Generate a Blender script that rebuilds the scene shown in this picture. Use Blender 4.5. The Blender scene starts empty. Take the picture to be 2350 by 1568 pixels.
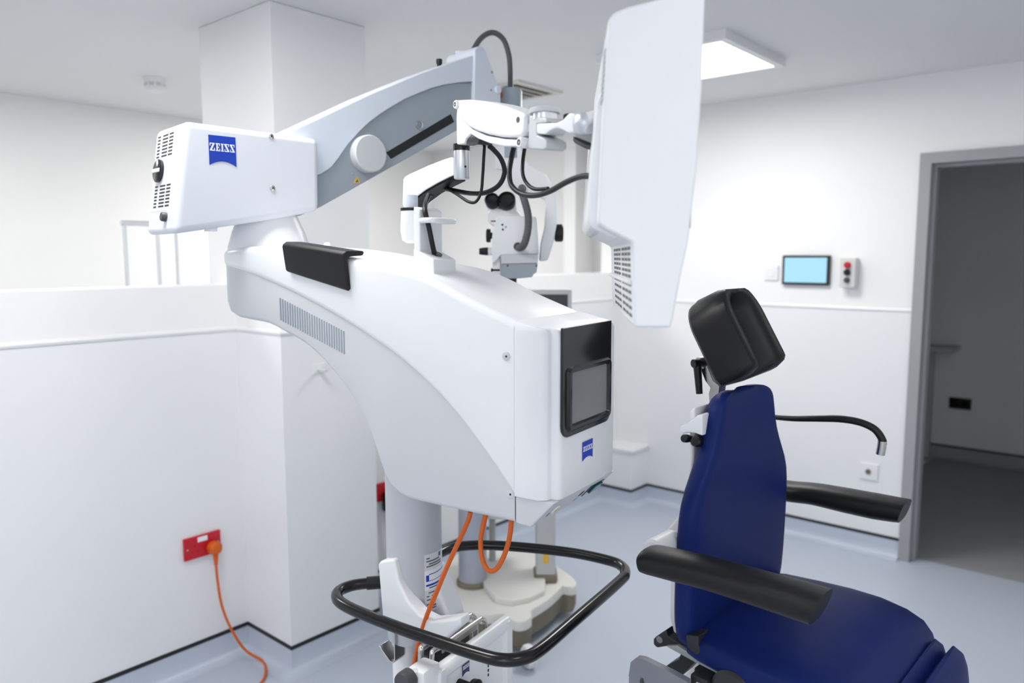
import bpy, bmesh, math, random
from mathutils import Matrix, Vector
random.seed(7)
C = bpy.context.scene.collection
SC = bpy.context.scene
R = math.radians
# ------------------------------------------------------------------ camera
PITCH, ROLL, YAW, CAMH, FPX = R(6.313), R(-0.091), R(40.705), 1.58, 1756.0
cam_d = bpy.data.cameras.new('camera'); cam = bpy.data.objects.new('camera', cam_d); C.objects.link(cam)
cam_d.sensor_width = 36.0; cam_d.lens = FPX/2350*36
cam_d.clip_start = .05; cam_d.clip_end = 60
fw = Vector((-math.sin(YAW)*math.cos(PITCH), math.cos(YAW)*math.cos(PITCH), -math.sin(PITCH)))
rt = Vector((math.cos(YAW), math.sin(YAW), 0)); up = rt.cross(fw)
rt, up = rt*math.cos(ROLL)+up*math.sin(ROLL), up*math.cos(ROLL)-rt*math.sin(ROLL)
EYE = Vector((0, 0, CAMH))
cm = Matrix((rt, up, -fw)).transposed().to_4x4(); cm.translation = EYE
cam.matrix_world = cm
cam_d.dof.use_dof = True; cam_d.dof.focus_distance = 1.62; cam_d.dof.aperture_fstop = 2.6
SC.camera = cam
SC.view_settings.view_transform = 'Standard'; SC.view_settings.look = 'None'
SC.view_settings.gamma = 1.0; SC.view_settings.use_curve_mapping = False
SC.view_settings.exposure = 0.26
SC.cycles.use_light_tree = False; SC.cycles.adaptive_threshold = .03; SC.cycles.max_bounces = 5; SC.cycles.glossy_bounces = 3; SC.cycles.transmission_bounces = 2
SC.cycles.caustics_reflective = False; SC.cycles.caustics_refractive = False
# ------------------------------------------------------------------ world and large lights
w = bpy.data.worlds.new('world'); SC.world = w; w.use_nodes = True
w.node_tree.nodes['Background'].inputs[0].default_value = (.85, .92, 1, 1)
w.node_tree.nodes['Background'].inputs[1].default_value = .3
HC = 2.466
def area(name, loc, rot, sx, sy, power, col):
    l = bpy.data.lights.new(name, 'AREA'); l.shape = 'RECTANGLE'; l.size = sx; l.size_y = sy
    l.energy = power; l.color = col
    o = bpy.data.objects.new(name, l); o.location = loc; o.rotation_euler = rot; C.objects.link(o)
    return o
COOL = (1.0, .985, .965)
# the LED ceiling panels of the room, laid out on one grid (the one in view is built below)
PANEL = 14.5
for x, y, k in ((-1.70, .70, 1), (.50, .70, .5), (.50, 3.2, .35), (-1.70, -1.6, 1), (.50, -1.6, .7)):     # the row beside the door is dimmed
    area('ceiling_panel_light', (x, y, HC-.045), (0, 0, 0), .56, .56, PANEL*k, COOL)
area('ceiling_panel_light', (-1.695, 3.205, HC-.048), (0, 0, 0), .55, .55, PANEL*.75, COOL)
area('ceiling_panel_light', (-3.75, 2.9, HC-.02), (0, 0, 0), .5, .5, 22, (1, .98, .94))
area('ceiling_panel_light', (-3.75, .6, HC-.02), (0, 0, 0), .5, .5, 15, (1, .99, .97))
# daylight through the windows of the wall behind the camera
area('window_daylight', (1.2, -2.53, 1.55), (R(90), 0, R(180)), 2.2, 1.3, 19, (.92, .95, 1.0))
area('window_daylight', (2.13, .4, 1.55), (R(90), 0, R(90)), 2.2, 1.3, 3.5, (.88, .94, 1.0))
# ------------------------------------------------------------------ measuring helpers (pixel -> point on a real plane)
def ray(px, py): return fw + rt*((px-1175)/FPX) - up*((py-784)/FPX)
def at(px, py, d): return EYE + ray(px, py)*d
def frame(o, ex):
    ex = Vector(ex).normalized(); ey = Vector((-ex.y, ex.x, 0))
    m = Matrix((ex, ey, Vector((0, 0, 1)))).transposed().to_4x4(); m.translation = Vector(o); return m
def _loc(px, py, T, k, v):
    Ti = T.inverted(); o = Ti @ EYE; d = Ti.to_3x3() @ ray(px, py)
    return o + d*((v-o[k])/d[k])
def pl(px, py, T, y): q = _loc(px, py, T, 1, y); return (q.x, q.z)
def plx(px, py, T, x): q = _loc(px, py, T, 0, x); return (q.y, q.z)
def plz(px, py, T, z): q = _loc(px, py, T, 2, z); return (q.x, q.y)
I4 = Matrix.Identity(4)
# ------------------------------------------------------------------ materials
MATS = {}
def mat(name, col, rough=.5, metal=0., var=.03, scale=30., bump=0., bscale=200., coat=0., emit=None, estr=0., spec=.5, trans=0.):
    m = bpy.data.materials.new(name); m.use_nodes = True; nt = m.node_tree; b = nt.nodes['Principled BSDF']
    tc = nt.nodes.new('ShaderNodeTexCoord'); nz = nt.nodes.new('ShaderNodeTexNoise'); nz.inputs['Scale'].default_value = scale
    nz.inputs['Detail'].default_value = 2
    nt.links.new(tc.outputs['Object'], nz.inputs['Vector'])
    mx = nt.nodes.new('ShaderNodeMix'); mx.data_type = 'RGBA'
    c = Vector(col)
    mx.inputs[6].default_value = (*(c*(1-var)), 1); mx.inputs[7].default_value = (*[min(1, k) for k in c*(1+var)], 1)
    nt.links.new(nz.outputs['Fac'], mx.inputs[0]); nt.links.new(mx.outputs[2], b.inputs['Base Color'])
    b.inputs['Roughness'].default_value = rough; b.inputs['Metallic'].default_value = metal
    b.inputs['Coat Weight'].default_value = coat; b.inputs['Specular IOR Level'].default_value = spec
    b.inputs['Transmission Weight'].default_value = trans
    if bump > 0:
        n2 = nt.nodes.new('ShaderNodeTexNoise'); n2.inputs['Scale'].default_value = bscale; n2.inputs['Detail'].default_value = 1
        nt.links.new(tc.outputs['Object'], n2.inputs['Vector'])
        bp = nt.nodes.new('ShaderNodeBump'); bp.inputs['Strength'].default_value = bump; bp.inputs['Distance'].default_value = .001
        nt.links.new(n2.outputs['Fac'], bp.inputs['Height']); nt.links.new(bp.outputs['Normal'], b.inputs['Normal'])
    if emit:
        b.inputs['Emission Color'].default_value = (*emit, 1); b.inputs['Emission Strength'].default_value = estr
    MATS[name] = m; return m
mat('wall_paint', (.90, .90, .90), .7, var=.01, scale=3)
mat('wall_cream', (.90, .90, .892), .7, var=.01, scale=3)
mat('cladding', (.86, .865, .88), .35, var=.01, scale=2)
mat('ceiling_paint', (.83, .83, .825), .8, var=.01, scale=3)
mat('vinyl', (.53, .585, .68), .38, var=.10, scale=260, bump=.05, bscale=300)
mat('grey_floor', (.36, .37, .38), .5, var=.08, scale=200)
mat('black_trim', (.012, .012, .014), .5)
mat('frame_grey', (.36, .36, .375), .45, var=.02)
mat('white_shell', (.86, .87, .895), .32, var=.006, scale=5, bump=.04, bscale=900)
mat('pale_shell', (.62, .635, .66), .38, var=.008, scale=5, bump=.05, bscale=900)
mat('housing_shaded_white', (.76, .79, .85), .34, var=.006, scale=5)  # white shell; cool shade of its long side put into the whole base colour
mat('column_grey', (.50, .52, .56), .34, var=.01, scale=6)
mat('arm_blue', (.70, .755, .84), .38, var=.01, scale=6)
mat('arm_grey', (.33, .38, .43), .42, var=.015, scale=8)
mat('dark_grey', (.06, .063, .068), .45, var=.05)
mat('hose_grey', (.085, .088, .092), .5, var=.05)
mat('black_rubber', (.011, .011, .012), .42, var=.1, bump=.1, bscale=600, spec=.32)
mat('black_gloss', (.012, .012, .013), .14, var=.05)
mat('rail_black', (.008, .0075, .0075), .20, var=.1, spec=.4)
mat('black_slot', (.008, .008, .009), .6)
mat('screen_off', (.23, .23, .235), .22, var=.04, scale=60)
mat('logo_blue', (.004, .045, .46), .4, var=.02)
mat('logo_navy', (.012, .03, .13), .4, var=.02)
mat('print_white', (.88, .89, .92), .4, var=.01)
mat('print_grey', (.10, .11, .13), .5)
mat('silver', (.75, .77, .80), .32, metal=.85, var=.03)
mat('ball_silver', (.62, .65, .70), .35, metal=.6, var=.02)
mat('steel', (.62, .60, .57), .24, metal=1., var=.04)
mat('orange', (.66, .115, .004), .42, var=.06)
mat('red', (.55, .008, .02), .35, var=.04)
mat('yellow', (.80, .50, .04), .5)
mat('teal', (.005, .10, .115), .25)
mat('navy_vinyl', (.006, .0175, .122), .48, var=.12, scale=14, bump=.10, bscale=500, spec=.16)
mat('black_pad', (.010, .010, .0105), .42, var=.15, scale=40, bump=.15, bscale=500, spec=.3)
mat('chair_black', (.02, .022, .025), .5, var=.1)
mat('chair_grey', (.22, .235, .265), .45, var=.03)
mat('chair_rail', (.50, .55, .57), .35, metal=.3)
mat('chair_white', (.87, .87, .88), .35, var=.01)
mat('clear_plastic', (.88, .90, .94), .25, var=.02)
mat('beige_shell', (.77, .765, .72), .5, var=.02, scale=8)
mat('olive_skirt', (.20, .175, .125), .6, var=.06)
mat('cart_post', (.42, .45, .52), .4, metal=.3, var=.02)
mat('cart_panel', (.55, .56, .56), .5, var=.02)
mat('screen_blue', (.02, .05, .08), .3, emit=(.36, .66, .82), estr=.95)
mat('lamp', (.9, .9, .9), .5, emit=(1, .99, .97), estr=6.0)
mat('plastic_white', (.86, .86, .87), .4, var=.01)
mat('box_grey', (.66, .67, .66), .45, var=.02)
mat('vent_dark', (.19, .18, .15), .6)
mat('vent_white', (.72, .71, .67), .6)
mat('dim_table', (.55, .56, .58), .5)
mat('sticker', (.70, .72, .75), .3, var=.02)
# ------------------------------------------------------------------ object helpers
W = {}
def tag(o, label=None, cat=None, group=None, kind=None):
    if label: o['label'] = label
    if cat: o['category'] = cat
    if group: o['group'] = group
    if kind: o['kind'] = kind
    return o
def empty(name, loc, rz=0):
    o = bpy.data.objects.new(name, None); o.location = loc; o.rotation_euler = (0, 0, rz); C.objects.link(o)
    o.empty_display_size = .1
    W[o] = Matrix.Translation(Vector(loc)) @ Matrix.Rotation(rz, 4, 'Z'); return o
def obj(name, bm, m, parent=None, bevel=0., seg=2, ang=32, smooth=True, recalc=True, origin=None, subsurf=0, wn=True):
    if recalc: bmesh.ops.recalc_face_normals(bm, faces=bm.faces)
    if bevel > 0:
        es = [e for e in bm.edges if len(e.link_faces) == 2 and e.calc_face_angle(0) > R(ang)]
        bmesh.ops.bevel(bm, geom=es, offset=bevel, segments=seg, profile=.5, affect='EDGES', clamp_overlap=True)
    if parent is not None: Wp = W[parent]
    else: Wp = Matrix.Translation(Vector(origin)) if origin is not None else I4
    bm.transform(Wp.inverted())
    me = bpy.data.meshes.new(name); bm.to_mesh(me); bm.free()
    me.materials.append(MATS[m])
    if smooth:
        me.polygons.foreach_set('use_smooth', [True]*len(me.polygons)); me.set_sharp_from_angle(angle=R(40))
    o = bpy.data.objects.new(name, me); C.objects.link(o)
    if parent is not None: o.parent = parent
    elif origin is not None: o.location = origin
    W[o] = Wp
    if subsurf:
        s = o.modifiers.new('sub', 'SUBSURF'); s.levels = subsurf; s.render_levels = subsurf
    elif bevel > 0 and wn:
        k = o.modifiers.new('wn', 'WEIGHTED_NORMAL'); k.keep_sharp = True
    return o
def NB(): return bmesh.new()
def extr(bm, pts, vec):
    vec = Vector(vec); pts = [Vector(p) for p in pts]
    a = [bm.verts.new(p) for p in pts]; b = [bm.verts.new(p+vec) for p in pts]; n = len(a)
    bm.faces.new(a); bm.faces.new(b[::-1])
    for i in range(n): bm.faces.new((a[i], b[i], b[(i+1) % n], a[(i+1) % n]))
    return bm
def prism(bm, poly, y0, y1, T=I4):      # polygon in local x-z, extruded along local y
    v = T.to_3x3() @ Vector((0, y1-y0, 0)); return extr(bm, [T @ Vector((x, y0, z)) for x, z in poly], v)
def prismz(bm, poly, z0, z1, T=I4):     # polygon in local x-y, extruded up
    return extr(bm, [T @ Vector((x, y, z0)) for x, y in poly], T.to_3x3() @ Vector((0, 0, z1-z0)))
def prismx(bm, poly, x0, x1, T=I4):     # polygon in local y-z
    return extr(bm, [T @ Vector((x0, y, z)) for y, z in poly], T.to_3x3() @ Vector((x1-x0, 0, 0)))
def box(bm, x0, x1, y0, y1, z0, z1, T=I4):
    return prismz(bm, [(x0, y0), (x1, y0), (x1, y1), (x0, y1)], z0, z1, T)
def loft(bm, rings, caps=True, closed=False):
    vs = [[bm.verts.new(Vector(p)) for p in r] for r in rings]; n = len(vs[0])
    m = len(vs)
    for i in range(m if closed else m-1):
        a, b = vs[i], vs[(i+1) % m]
        for j in range(n): bm.faces.new((a[j], a[(j+1) % n], b[(j+1) % n], b[j]))
    if caps and not closed: bm.faces.new(vs[0][::-1]); bm.faces.new(vs[-1])
    return bm
def smooth_path(pts, k=6, closed=False):
    pts = [Vector(p) for p in pts]; n = len(pts); out = []
    rng = n if closed else n-1
    for i in range(rng):
        if closed: p0, p1, p2, p3 = pts[i-1], pts[i], pts[(i+1) % n], pts[(i+2) % n]
        else: p0, p1, p2, p3 = pts[max(i-1, 0)], pts[i], pts[i+1], pts[min(i+2, n-1)]
        for j in range(k):
            t = j/k
            out.append(.5*((2*p1)+(p2-p0)*t+(2*p0-5*p1+4*p2-p3)*t*t+(3*p1-p0-3*p2+p3)*t**3))
    if not closed: out.append(pts[-1])
    return out
def tube(bm, pts, r, n=10, k=6, closed=False, sm=True):
    P = smooth_path(pts, k, closed) if sm else [Vector(p) for p in pts]
    rr = r if callable(r) else (lambda t: r)
    m = len(P); rings = []; nrm = None
    for i, p in enumerate(P):
        t = (P[(i+1) % m]-P[i-1]) if closed else (P[min(i+1, m-1)]-P[max(i-1, 0)])
        t.normalize()
        if nrm is None:
            nrm = Vector((0, 0, 1)).cross(t)
            if nrm.length < .1: nrm = Vector((1, 0, 0)).cross(t)
        nrm = (nrm - t*nrm.dot(t)).normalized(); bn = t.cross(nrm); q = rr(i/(m-1))
        rings.append([p+nrm*math.cos(2*math.pi*j/n)*q+bn*math.sin(2*math.pi*j/n)*q for j in range(n)])
    return loft(bm, rings, True, closed)
def lathe(bm, prof, o, axis=(0, 0, 1), n=28):   # prof: (radius, height along axis)
    ax = Vector(axis).normalized(); a = ax.orthogonal().normalized(); b = ax.cross(a); o = Vector(o)
    return loft(bm, [[o+ax*h+(a*math.cos(2*math.pi*j/n)+b*math.sin(2*math.pi*j/n))*max(r, 1e-4) for j in range(n)] for r, h in prof])
def rrect(x0, x1, y0, y1, r, n=5):
    out = []
    for cx, cy, a0 in ((x1-r, y1-r, 0), (x0+r, y1-r, 90), (x0+r, y0+r, 180), (x1-r, y0+r, 270)):
        for i in range(n+1):
            a = R(a0+90*i/n); out.append((cx+r*math.cos(a), cy+r*math.sin(a)))
    return out
def interp(tab, x):
    if x <= tab[0][0]: return tab[0][1]
    for (a, u), (b, v) in zip(tab, tab[1:]):
        if x <= b: return u+(v-u)*(x-a)/(b-a)
    return tab[-1][1]
def sinterp(tab, x):    # smooth (monotone-ish Catmull) interpolation
    n = len(tab)
    if x <= tab[0][0]: return tab[0][1]
    if x >= tab[-1][0]: return tab[-1][1]
    for i in range(n-1):
        if x <= tab[i+1][0]:
            x1, y1 = tab[i]; x2, y2 = tab[i+1]; x0, y0 = tab[max(i-1, 0)]; x3, y3 = tab[min(i+2, n-1)]
            m1 = (y2-y0)/(x2-x0); m2 = (y3-y1)/(x3-x1); h = x2-x1; t = (x-x1)/h
            return (2*t**3-3*t*t+1)*y1+(t**3-2*t*t+t)*h*m1+(-2*t**3+3*t*t)*y2+(t**3-t*t)*h*m2
def sweep(bm, path, prof, closed_prof=True):     # profile (out, z) carried along a floor path, room on the right
    pts = [Vector((x, y, 0)) for x, y in path]; n = len(pts); rings = []
    def rn(a, b): d = (b-a).normalized(); return Vector((d.y, -d.x, 0))
    for i, p in enumerate(pts):
        if i == 0: m = rn(p, pts[1])
        elif i == n-1: m = rn(pts[-2], p)
        else:
            a, b = rn(pts[i-1], p), rn(p, pts[i+1]); m = (a+b); m = m/(m.dot(a))
        rings.append([p+m*d+Vector((0, 0, z)) for d, z in prof])
    return loft(bm, rings)
LET = {'Z': [[(0, .82), (0, 1), (.78, 1), (.78, .88), (.42, .88)], [(0, .62), (0, 1), (.14, .86), (.14, .62)], [(.48, .9), (.78, .9), (.32, .12), (.02, .12)], [(.02, 0), (.02, .14), (.8, .14), (.8, 0)], [(.8, .38), (.8, 0), (.66, .12), (.66, .38)]],
       'E': [[(.02, 0), (.02, .13), (.7, .13), (.7, 0)], [(.02, .87), (.02, 1), (.68, 1), (.68, .87)], [(.12, 0), (.12, 1), (.36, 1), (.36, 0)], [(.3, .44), (.3, .56), (.54, .56), (.54, .44)], [(.56, .33), (.7, .33), (.7, .05), (.56, .05)], [(.56, .68), (.68, .68), (.68, .95), (.56, .95)]],
       'I': [[(.0, 0), (.0, .12), (.44, .12), (.44, 0)], [(.0, .88), (.0, 1), (.44, 1), (.44, .88)], [(.1, 0), (.1, 1), (.34, 1), (.34, 0)]],
       'S': [[(.0, .88), (.0, 1), (.74, 1), (.74, .88)], [(.62, .66), (.74, .66), (.74, 1), (.62, .94)], [(.0, .9), (.3, .9), (.76, .1), (.46, .1)], [(.02, 0), (.02, .13), (.76, .13), (.76, 0)], [(.02, .34), (.14, .34), (.14, .02), (.02, .02)]]}
def badge(parent, T, w, h, m='logo_blue', lab='blue badge with curved lower edge and white lettering ZEISS', t=.0012):
    # T: x right, z up, -y out of the surface; origin = lower left corner
    poly = [(0, 0), (0, h), (w, h), (w, 0)]
    for i in range(11, 0, -1):
        u = i/12; poly.append((w*u, h*.15*(1-(2*u-1)**2)))
    b = obj('logo_badge', prism(NB(), poly, 0, -t, T), m, parent, smooth=False); tag(b, lab)
    bm = NB(); x = .025*w; sc = h*.265; adv = {'Z': .84, 'E': .76, 'I': .50, 'S': .80}
    tot = sum(adv[c] for c in 'ZEISS'); sx = (w*.955)/tot
    for c in 'ZEISS':
        for q in LET[c]:
            prism(bm, [(x+u*sx*.93, h*.48+v*sc) for u, v in q], -t, -t-.0003, T)
        x += adv[c]*sx
    obj('lettering', bm, 'print_white', b, smooth=False); return b
# ================================================================== the room
YR, XL, ZT, ZD = 4.2537, -2.747, 1.4766, 1.3055
PX0, PX1, PY0, PY1 = -2.937, -2.438, 1.5477, 1.965
XB, YB = -4.86, 4.62          # space behind the half-height wall
def struct(name, bm, m, label=None, parent=None, **k):
    o = obj(name, bm, m, parent, **k)
    if parent is None: o['kind'] = 'structure'
    if label: o['label'] = label
    return o
b = NB(); box(b, -5.0, 2.3, -2.7, YR+.07, -.05, 0); struct('floor', b, 'vinyl', 'pale blue speckled vinyl floor', smooth=False)
b = NB(); box(b, -3.2, 1.6, YR+.07, 6.662, -.05, -.001); struct('floor_adjoining_room', b, 'grey_floor', 'grey floor of the dark room beyond the door', smooth=False)
b = NB(); box(b, -5.0, 2.3, -2.7, 4.75, HC, HC+.05); struct('ceiling', b, 'ceiling_paint', 'plain white ceiling', smooth=False)
b = NB(); box(b, -3.2, 1.6, YR+.15, 6.8, 2.40, 2.44); struct('ceiling_adjoining_room', b, 'ceiling_paint', 'ceiling of the unlit room beyond the door', smooth=False)
b = NB(); box(b, XL-.13, XL, -2.6, YR, 0, ZT); struct('wall_left', b, 'wall_paint', 'white half-height partition wall', smooth=False, bevel=.004)
b = NB(); box(b, PX0, PX1, PY0, PY1, 0, HC); struct('wall_pillar', b, 'wall_paint', 'square white pillar rising to the ceiling', smooth=False, bevel=.004)
b = NB(); box(b, XB-.1, XB, -2.7, YB+.1, 0, HC); struct('wall_back', b, 'wall_cream', 'far white wall behind the half-height partition', smooth=False)
b = NB(); box(b, XB, XL, YB, YB+.1, 0, HC); struct('wall_back_end', b, 'wall_cream', 'end wall of the space behind the partition', smooth=False)
DX0, DX1, DZ = -.945, .045, 2.045
b = NB(); box(b, XL-.13, DX0, YR, YR+.15, 0, HC); box(b, DX1, 2.3, YR, YR+.15, 0, HC); box(b, DX0, DX1, YR, YR+.15, DZ, HC); box(b, XL-.13, XL-.03, YR+.15, YB, 0, HC)
struct('wall_right', b, 'wall_paint', 'white wall with the doorway', smooth=False)
b = NB(); box(b, 2.2, 2.3, -2.7, YR, 0, HC); struct('wall_window_side', b, 'wall_paint', 'white wall beside the camera', smooth=False)
b = NB(); box(b, -5.0, 2.3, -2.7, -2.6, 0, HC); struct('wall_rear', b, 'wall_paint', 'white wall behind the camera', smooth=False)
b = NB(); box(b, -3.2, 1.6, 6.662, 6.78, 0, 2.45); struct('wall_adjoining_far', b, 'wall_paint', 'far wall of the dark adjoining room', smooth=False)
b = NB(); box(b, -3.3, -3.2, YR+.15, 6.78, 0, 2.45); struct('wall_adjoining_left', b, 'wall_paint', smooth=False)
b = NB(); box(b, 1.6, 1.7, YR+.15, 6.78, 0, 2.45); struct('wall_adjoining_right', b, 'wall_paint', smooth=False)
# boxing in the corner
BX, BY, BZ = -2.50, 4.06, .37
b = NB(); box(b, XL, BX, BY, YR, 0, BZ-.02); struct('wall_boxing', b, 'cladding', 'low white boxing in the corner by the skirting', smooth=False, bevel=.003)
b = NB(); box(b, XL, BX+.012, BY-.012, YR, BZ-.02, BZ); struct('trim_1', b, 'plastic_white', 'white lid on the low corner boxing', smooth=False, bevel=.003)
LP = [(XL, -2.6), (XL, PY0), (PX1, PY0), (PX1, PY1), (XL, PY1)]
RP = [(XL, PY1), (XL, BY), (BX, BY), (BX, YR), (-.985, YR)]
RP2 = [(XL, PY1), (XL, YR), (-.985, YR)]
COVE = [(0, 0), (.06, .0006), (.04, .004), (.022, .013), (.010, .03), (.005, .055), (.004, .097), (0, .097)]
STRIP = [(0, .096), (.006, .097), (.006, .112), (0, .112)]
CLAD = [(0, .111), (.003, .111), (.003, ZD-.008), (0, ZD-.008)]
BEAD = [(0, ZD-.010), (.007, ZD-.008), (.010, ZD), (.007, ZD+.007), (0, ZD+.009)]
for nm, path, p2 in (('left', LP, LP), ('right', RP, RP2)):
    struct('baseboard_'+nm, sweep(NB(), path, COVE), 'vinyl', 'pale blue coved skirting')
    struct('trim_skirting_'+nm, sweep(NB(), path, STRIP), 'black_trim', 'thin black capping strip above the coved skirting', smooth=False)
    struct('wall_cladding_'+nm, sweep(NB(), p2, CLAD), 'cladding', 'smooth white hygienic cladding on the lower wall', smooth=False)
    struct('trim_dado_'+nm, sweep(NB(), p2, BEAD), 'plastic_white', 'white dado bead along the top of the cladding')
struct('trim_dado_far', sweep(NB(), [(-3.2, 6.662), (1.6, 6.662)], STRIP), 'black_trim', smooth=False)
struct('baseboard_far', sweep(NB(), [(-3.2, 6.662), (1.6, 6.662)], COVE), 'grey_floor')
# door frame: stepped grey profile swept up, across and down
FPROF = [(-.040, -.018), (.012, -.018), (.014, -.010), (.014, .03), (.030, .03), (.030, .085), (.014, .085), (.014, .168), (-.040, .168)]
b = NB(); rings = []
for x, z, sx, sz in ((DX0, 0, 1, 0), (DX0, DZ, 1, -1), (DX1, DZ, -1, -1), (DX1, 0, -1, 0)):
    rings.append([Vector((x+sx*d, YR+e, z+sz*d)) for d, e in FPROF])
loft(b, rings); struct('door_1', b, 'frame_grey', 'grey painted metal door frame around the dark doorway', smooth=False)
# ================================================================== ceiling fittings
t = empty('ceiling_light', (-1.695, 3.205, HC)); tag(t, 'square white LED panel glowing on the ceiling beside the monitor', 'ceiling light')
b = NB()
x0, x1, y0, y1 = -2.0, -1.39, 2.9, 3.51
for q in ((x0, x1, y0, y0+.035), (x0, x1, y1-.035, y1), (x0, x0+.035, y0+.035, y1-.035), (x1-.035, x1, y0+.035, y1-.035)): box(b, q[0], q[1], q[2], q[3], HC-.036, HC-.0)
obj('frame', b, 'plastic_white', t, smooth=False)
b = NB(); box(b, x0+.03, x1-.03, y0+.03, y1-.03, HC-.031, HC-.022); tag(obj('diffuser', b, 'lamp', t, smooth=False), 'glowing white diffuser')
t = empty('ceiling_vent', (-2.75, 3.2, HC)); tag(t, 'square slatted air vent in the ceiling behind the microscope arm', 'vent')
b = NB(); box(b, -2.93, -2.58, 3.05, 3.38, HC-.004, HC); obj('backing', b, 'vent_dark', t, smooth=False)
b = NB()
for q in ((-2.95, -2.56, 3.03, 3.055), (-2.95, -2.56, 3.375, 3.40), (-2.95, -2.925, 3.055, 3.375), (-2.585, -2.56, 3.055, 3.375)): box(b, *q, HC-.012, HC)
obj('frame', b, 'vent_white', t, smooth=False)
for i in range(6):
    x = -2.915+i*.058
    b = NB(); extr(b, [(x, 3.055, HC-.003), (x+.036, 3.055, HC-.014), (x+.040, 3.055, HC-.011), (x+.004, 3.055, HC-.0)], (0, .32, 0)); obj('slat', b, 'vent_white', t, smooth=False)
def detector(loc, lab):
    t = empty('smoke_detector', loc); tag(t, lab, 'smoke detector', 'ceiling detectors')
    obj('base', lathe(NB(), [(.052, 0), (.052, -.012), (.047, -.02)], loc), 'plastic_white', t)
    obj('dome', lathe(NB(), [(.045, -.018), (.046, -.045), (.038, -.062), (.015, -.070), (0, -.071)], loc), 'plastic_white', t)
    for k in range(8):
        a = k*math.pi/4; c = Vector(loc)+Vector((math.cos(a)*.0445, math.sin(a)*.0445, -.034))
        b = NB(); box(b, -.004, .004, -.011, .011, -.007, .007, Matrix.Translation(c) @ Matrix.Rotation(a, 4, 'Z')); obj('slot', b, 'box_grey', t, smooth=False)
detector((-3.91, 1.82, HC), 'round white smoke detector on the ceiling above the partition')
# ================================================================== fittings on the right wall
def wallbox(b, x0, x1, z0, z1, d0, d1): return box(b, x0, x1, YR-d1, YR-d0, z0, z1)
t = empty('wall_tablet', (-1.523, YR, 1.425)); tag(t, 'wall-mounted touch panel with black bezel and lit pale blue screen', 'touch panel')
obj('bezel', wallbox(NB(), -1.652, -1.395, 1.425, 1.586, 0, .025), 'black_gloss', t, bevel=.004)
obj('screen', wallbox(NB(), -1.638, -1.409, 1.438, 1.573, .024, .0262), 'screen_blue', t, smooth=False)
t = empty('light_switch', (-1.72, YR, 1.448)); tag(t, 'plain white switch plate left of the lit touch panel', 'switch')
obj('plate', wallbox(NB(), -1.758, -1.680, 1.446, 1.530, 0, .010), 'plastic_white', t, bevel=.003)
obj('rocker', wallbox(NB(), -1.738, -1.700, 1.466, 1.510, .009, .013), 'plastic_white', t, bevel=.002)
t = empty('control_box', (-1.29, YR, 1.417)); tag(t, 'grey wall control box with red and black push buttons', 'control box')
obj('housing', wallbox(NB(), -1.332, -1.252, 1.418, 1.572, 0, .058), 'box_grey', t, bevel=.006)
for z, r, m, lab in ((1.535, .015, 'red', 'red push button'), (1.497, .015, 'black_rubber', 'black push button'), (1.456, .013, 'dark_grey', 'dark key switch')):
    tag(obj('button', lathe(NB(), [(r*1.15, 0), (r*1.15, .004), (r, .005), (r, .016), (r*.8, .019), (0, .0195)], (-1.292, YR-.058, z), (0, -1, 0), 20), m, t), lab)
t = empty('wall_socket', (-1.152, YR, .40)); tag(t, 'square white wall outlet with one dark round hole near the door frame', 'wall socket')
obj('plate', wallbox(NB(), -1.198, -1.106, .398, .486, 0, .012), 'plastic_white', t, bevel=.003)
obj('connector', lathe(NB(), [(.014, 0), (.014, .006), (.009, .007), (.009, .003), (0, .003)], (-1.152, YR-.012, .442), (0, -1, 0), 16), 'olive_skirt', t)
# ================================================================== red sockets and the orange flex on the left
def red_socket(y0, lab, plugged, orange=True):
    t = empty('red_socket', (XL, y0+.072, .445)); tag(t, lab, 'wall socket')
    obj('plate', box(NB(), XL+.003, XL+.016, y0, y0+.146, .443, .529), 'red', t, bevel=.004)
    for k in (0, 1):
        if k == 1 and plugged: continue
        for dy, dz, sy, sz in ((0, .016, .004, .006), (-.011, -.006, .006, .003), (.011, -.006, .006, .003)):
            yy = y0+.040+k*.066+dy; zz = .478+dz
            obj('pin_hole', box(NB(), XL+.0155, XL+.0165, yy-sy/2, yy+sy/2, zz-sz/2, zz+sz/2), 'black_slot', t, smooth=False)
    for yy in (y0+.012, y0+.134): obj('screw', lathe(NB(), [(.0035, 0), (.0035, .001), (0, .0015)], (XL+.016, yy, .486), (1, 0, 0), 10), 'steel', t)
    return t
s = red_socket(1.292, 'red double wall socket with an orange plug in its right half', True)
tag(obj('paper_label', box(NB(), XL+.0158, XL+.0166, 1.345, 1.384, .505, .524), 'print_white', s, smooth=False), 'small white paper label')
t = empty('power_cable', (XL, 1.40, 0)); tag(t, 'orange power cable with round orange plug running down to the floor', 'power cable')
b = NB(); lathe(b, [(.022, 0), (.026, .008), (.026, .030), (.020, .040), (0, .043)], (XL+.016, 1.401, .472), (1, 0, 0), 24)
pg = obj('plug', b, 'orange', t, bevel=.002)
b = NB(); tube(b, [(XL+.038, 1.401, .462), (XL+.040, 1.401, .435), (XL+.040, 1.401, .405)], lambda u: .0125-.006*u, 12); obj('strain_relief', b, 'orange', pg)
cab = [(XL+.040, 1.401, .412), (XL+.045, 1.402, .34), (XL+.055, 1.41, .24), (XL+.075, 1.435, .14), (XL+.10, 1.475, .05), (-2.60, 1.515, .008), (-2.53, 1.49, .007), (-2.47, 1.44, .007), (-2.43, 1.36, .007), (-2.36, 1.22, .007), (-2.1, .95, .007), (-1.75, .80, .007)]
obj('flex', tube(NB(), cab, .0052, 8), 'orange', t)
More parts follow.
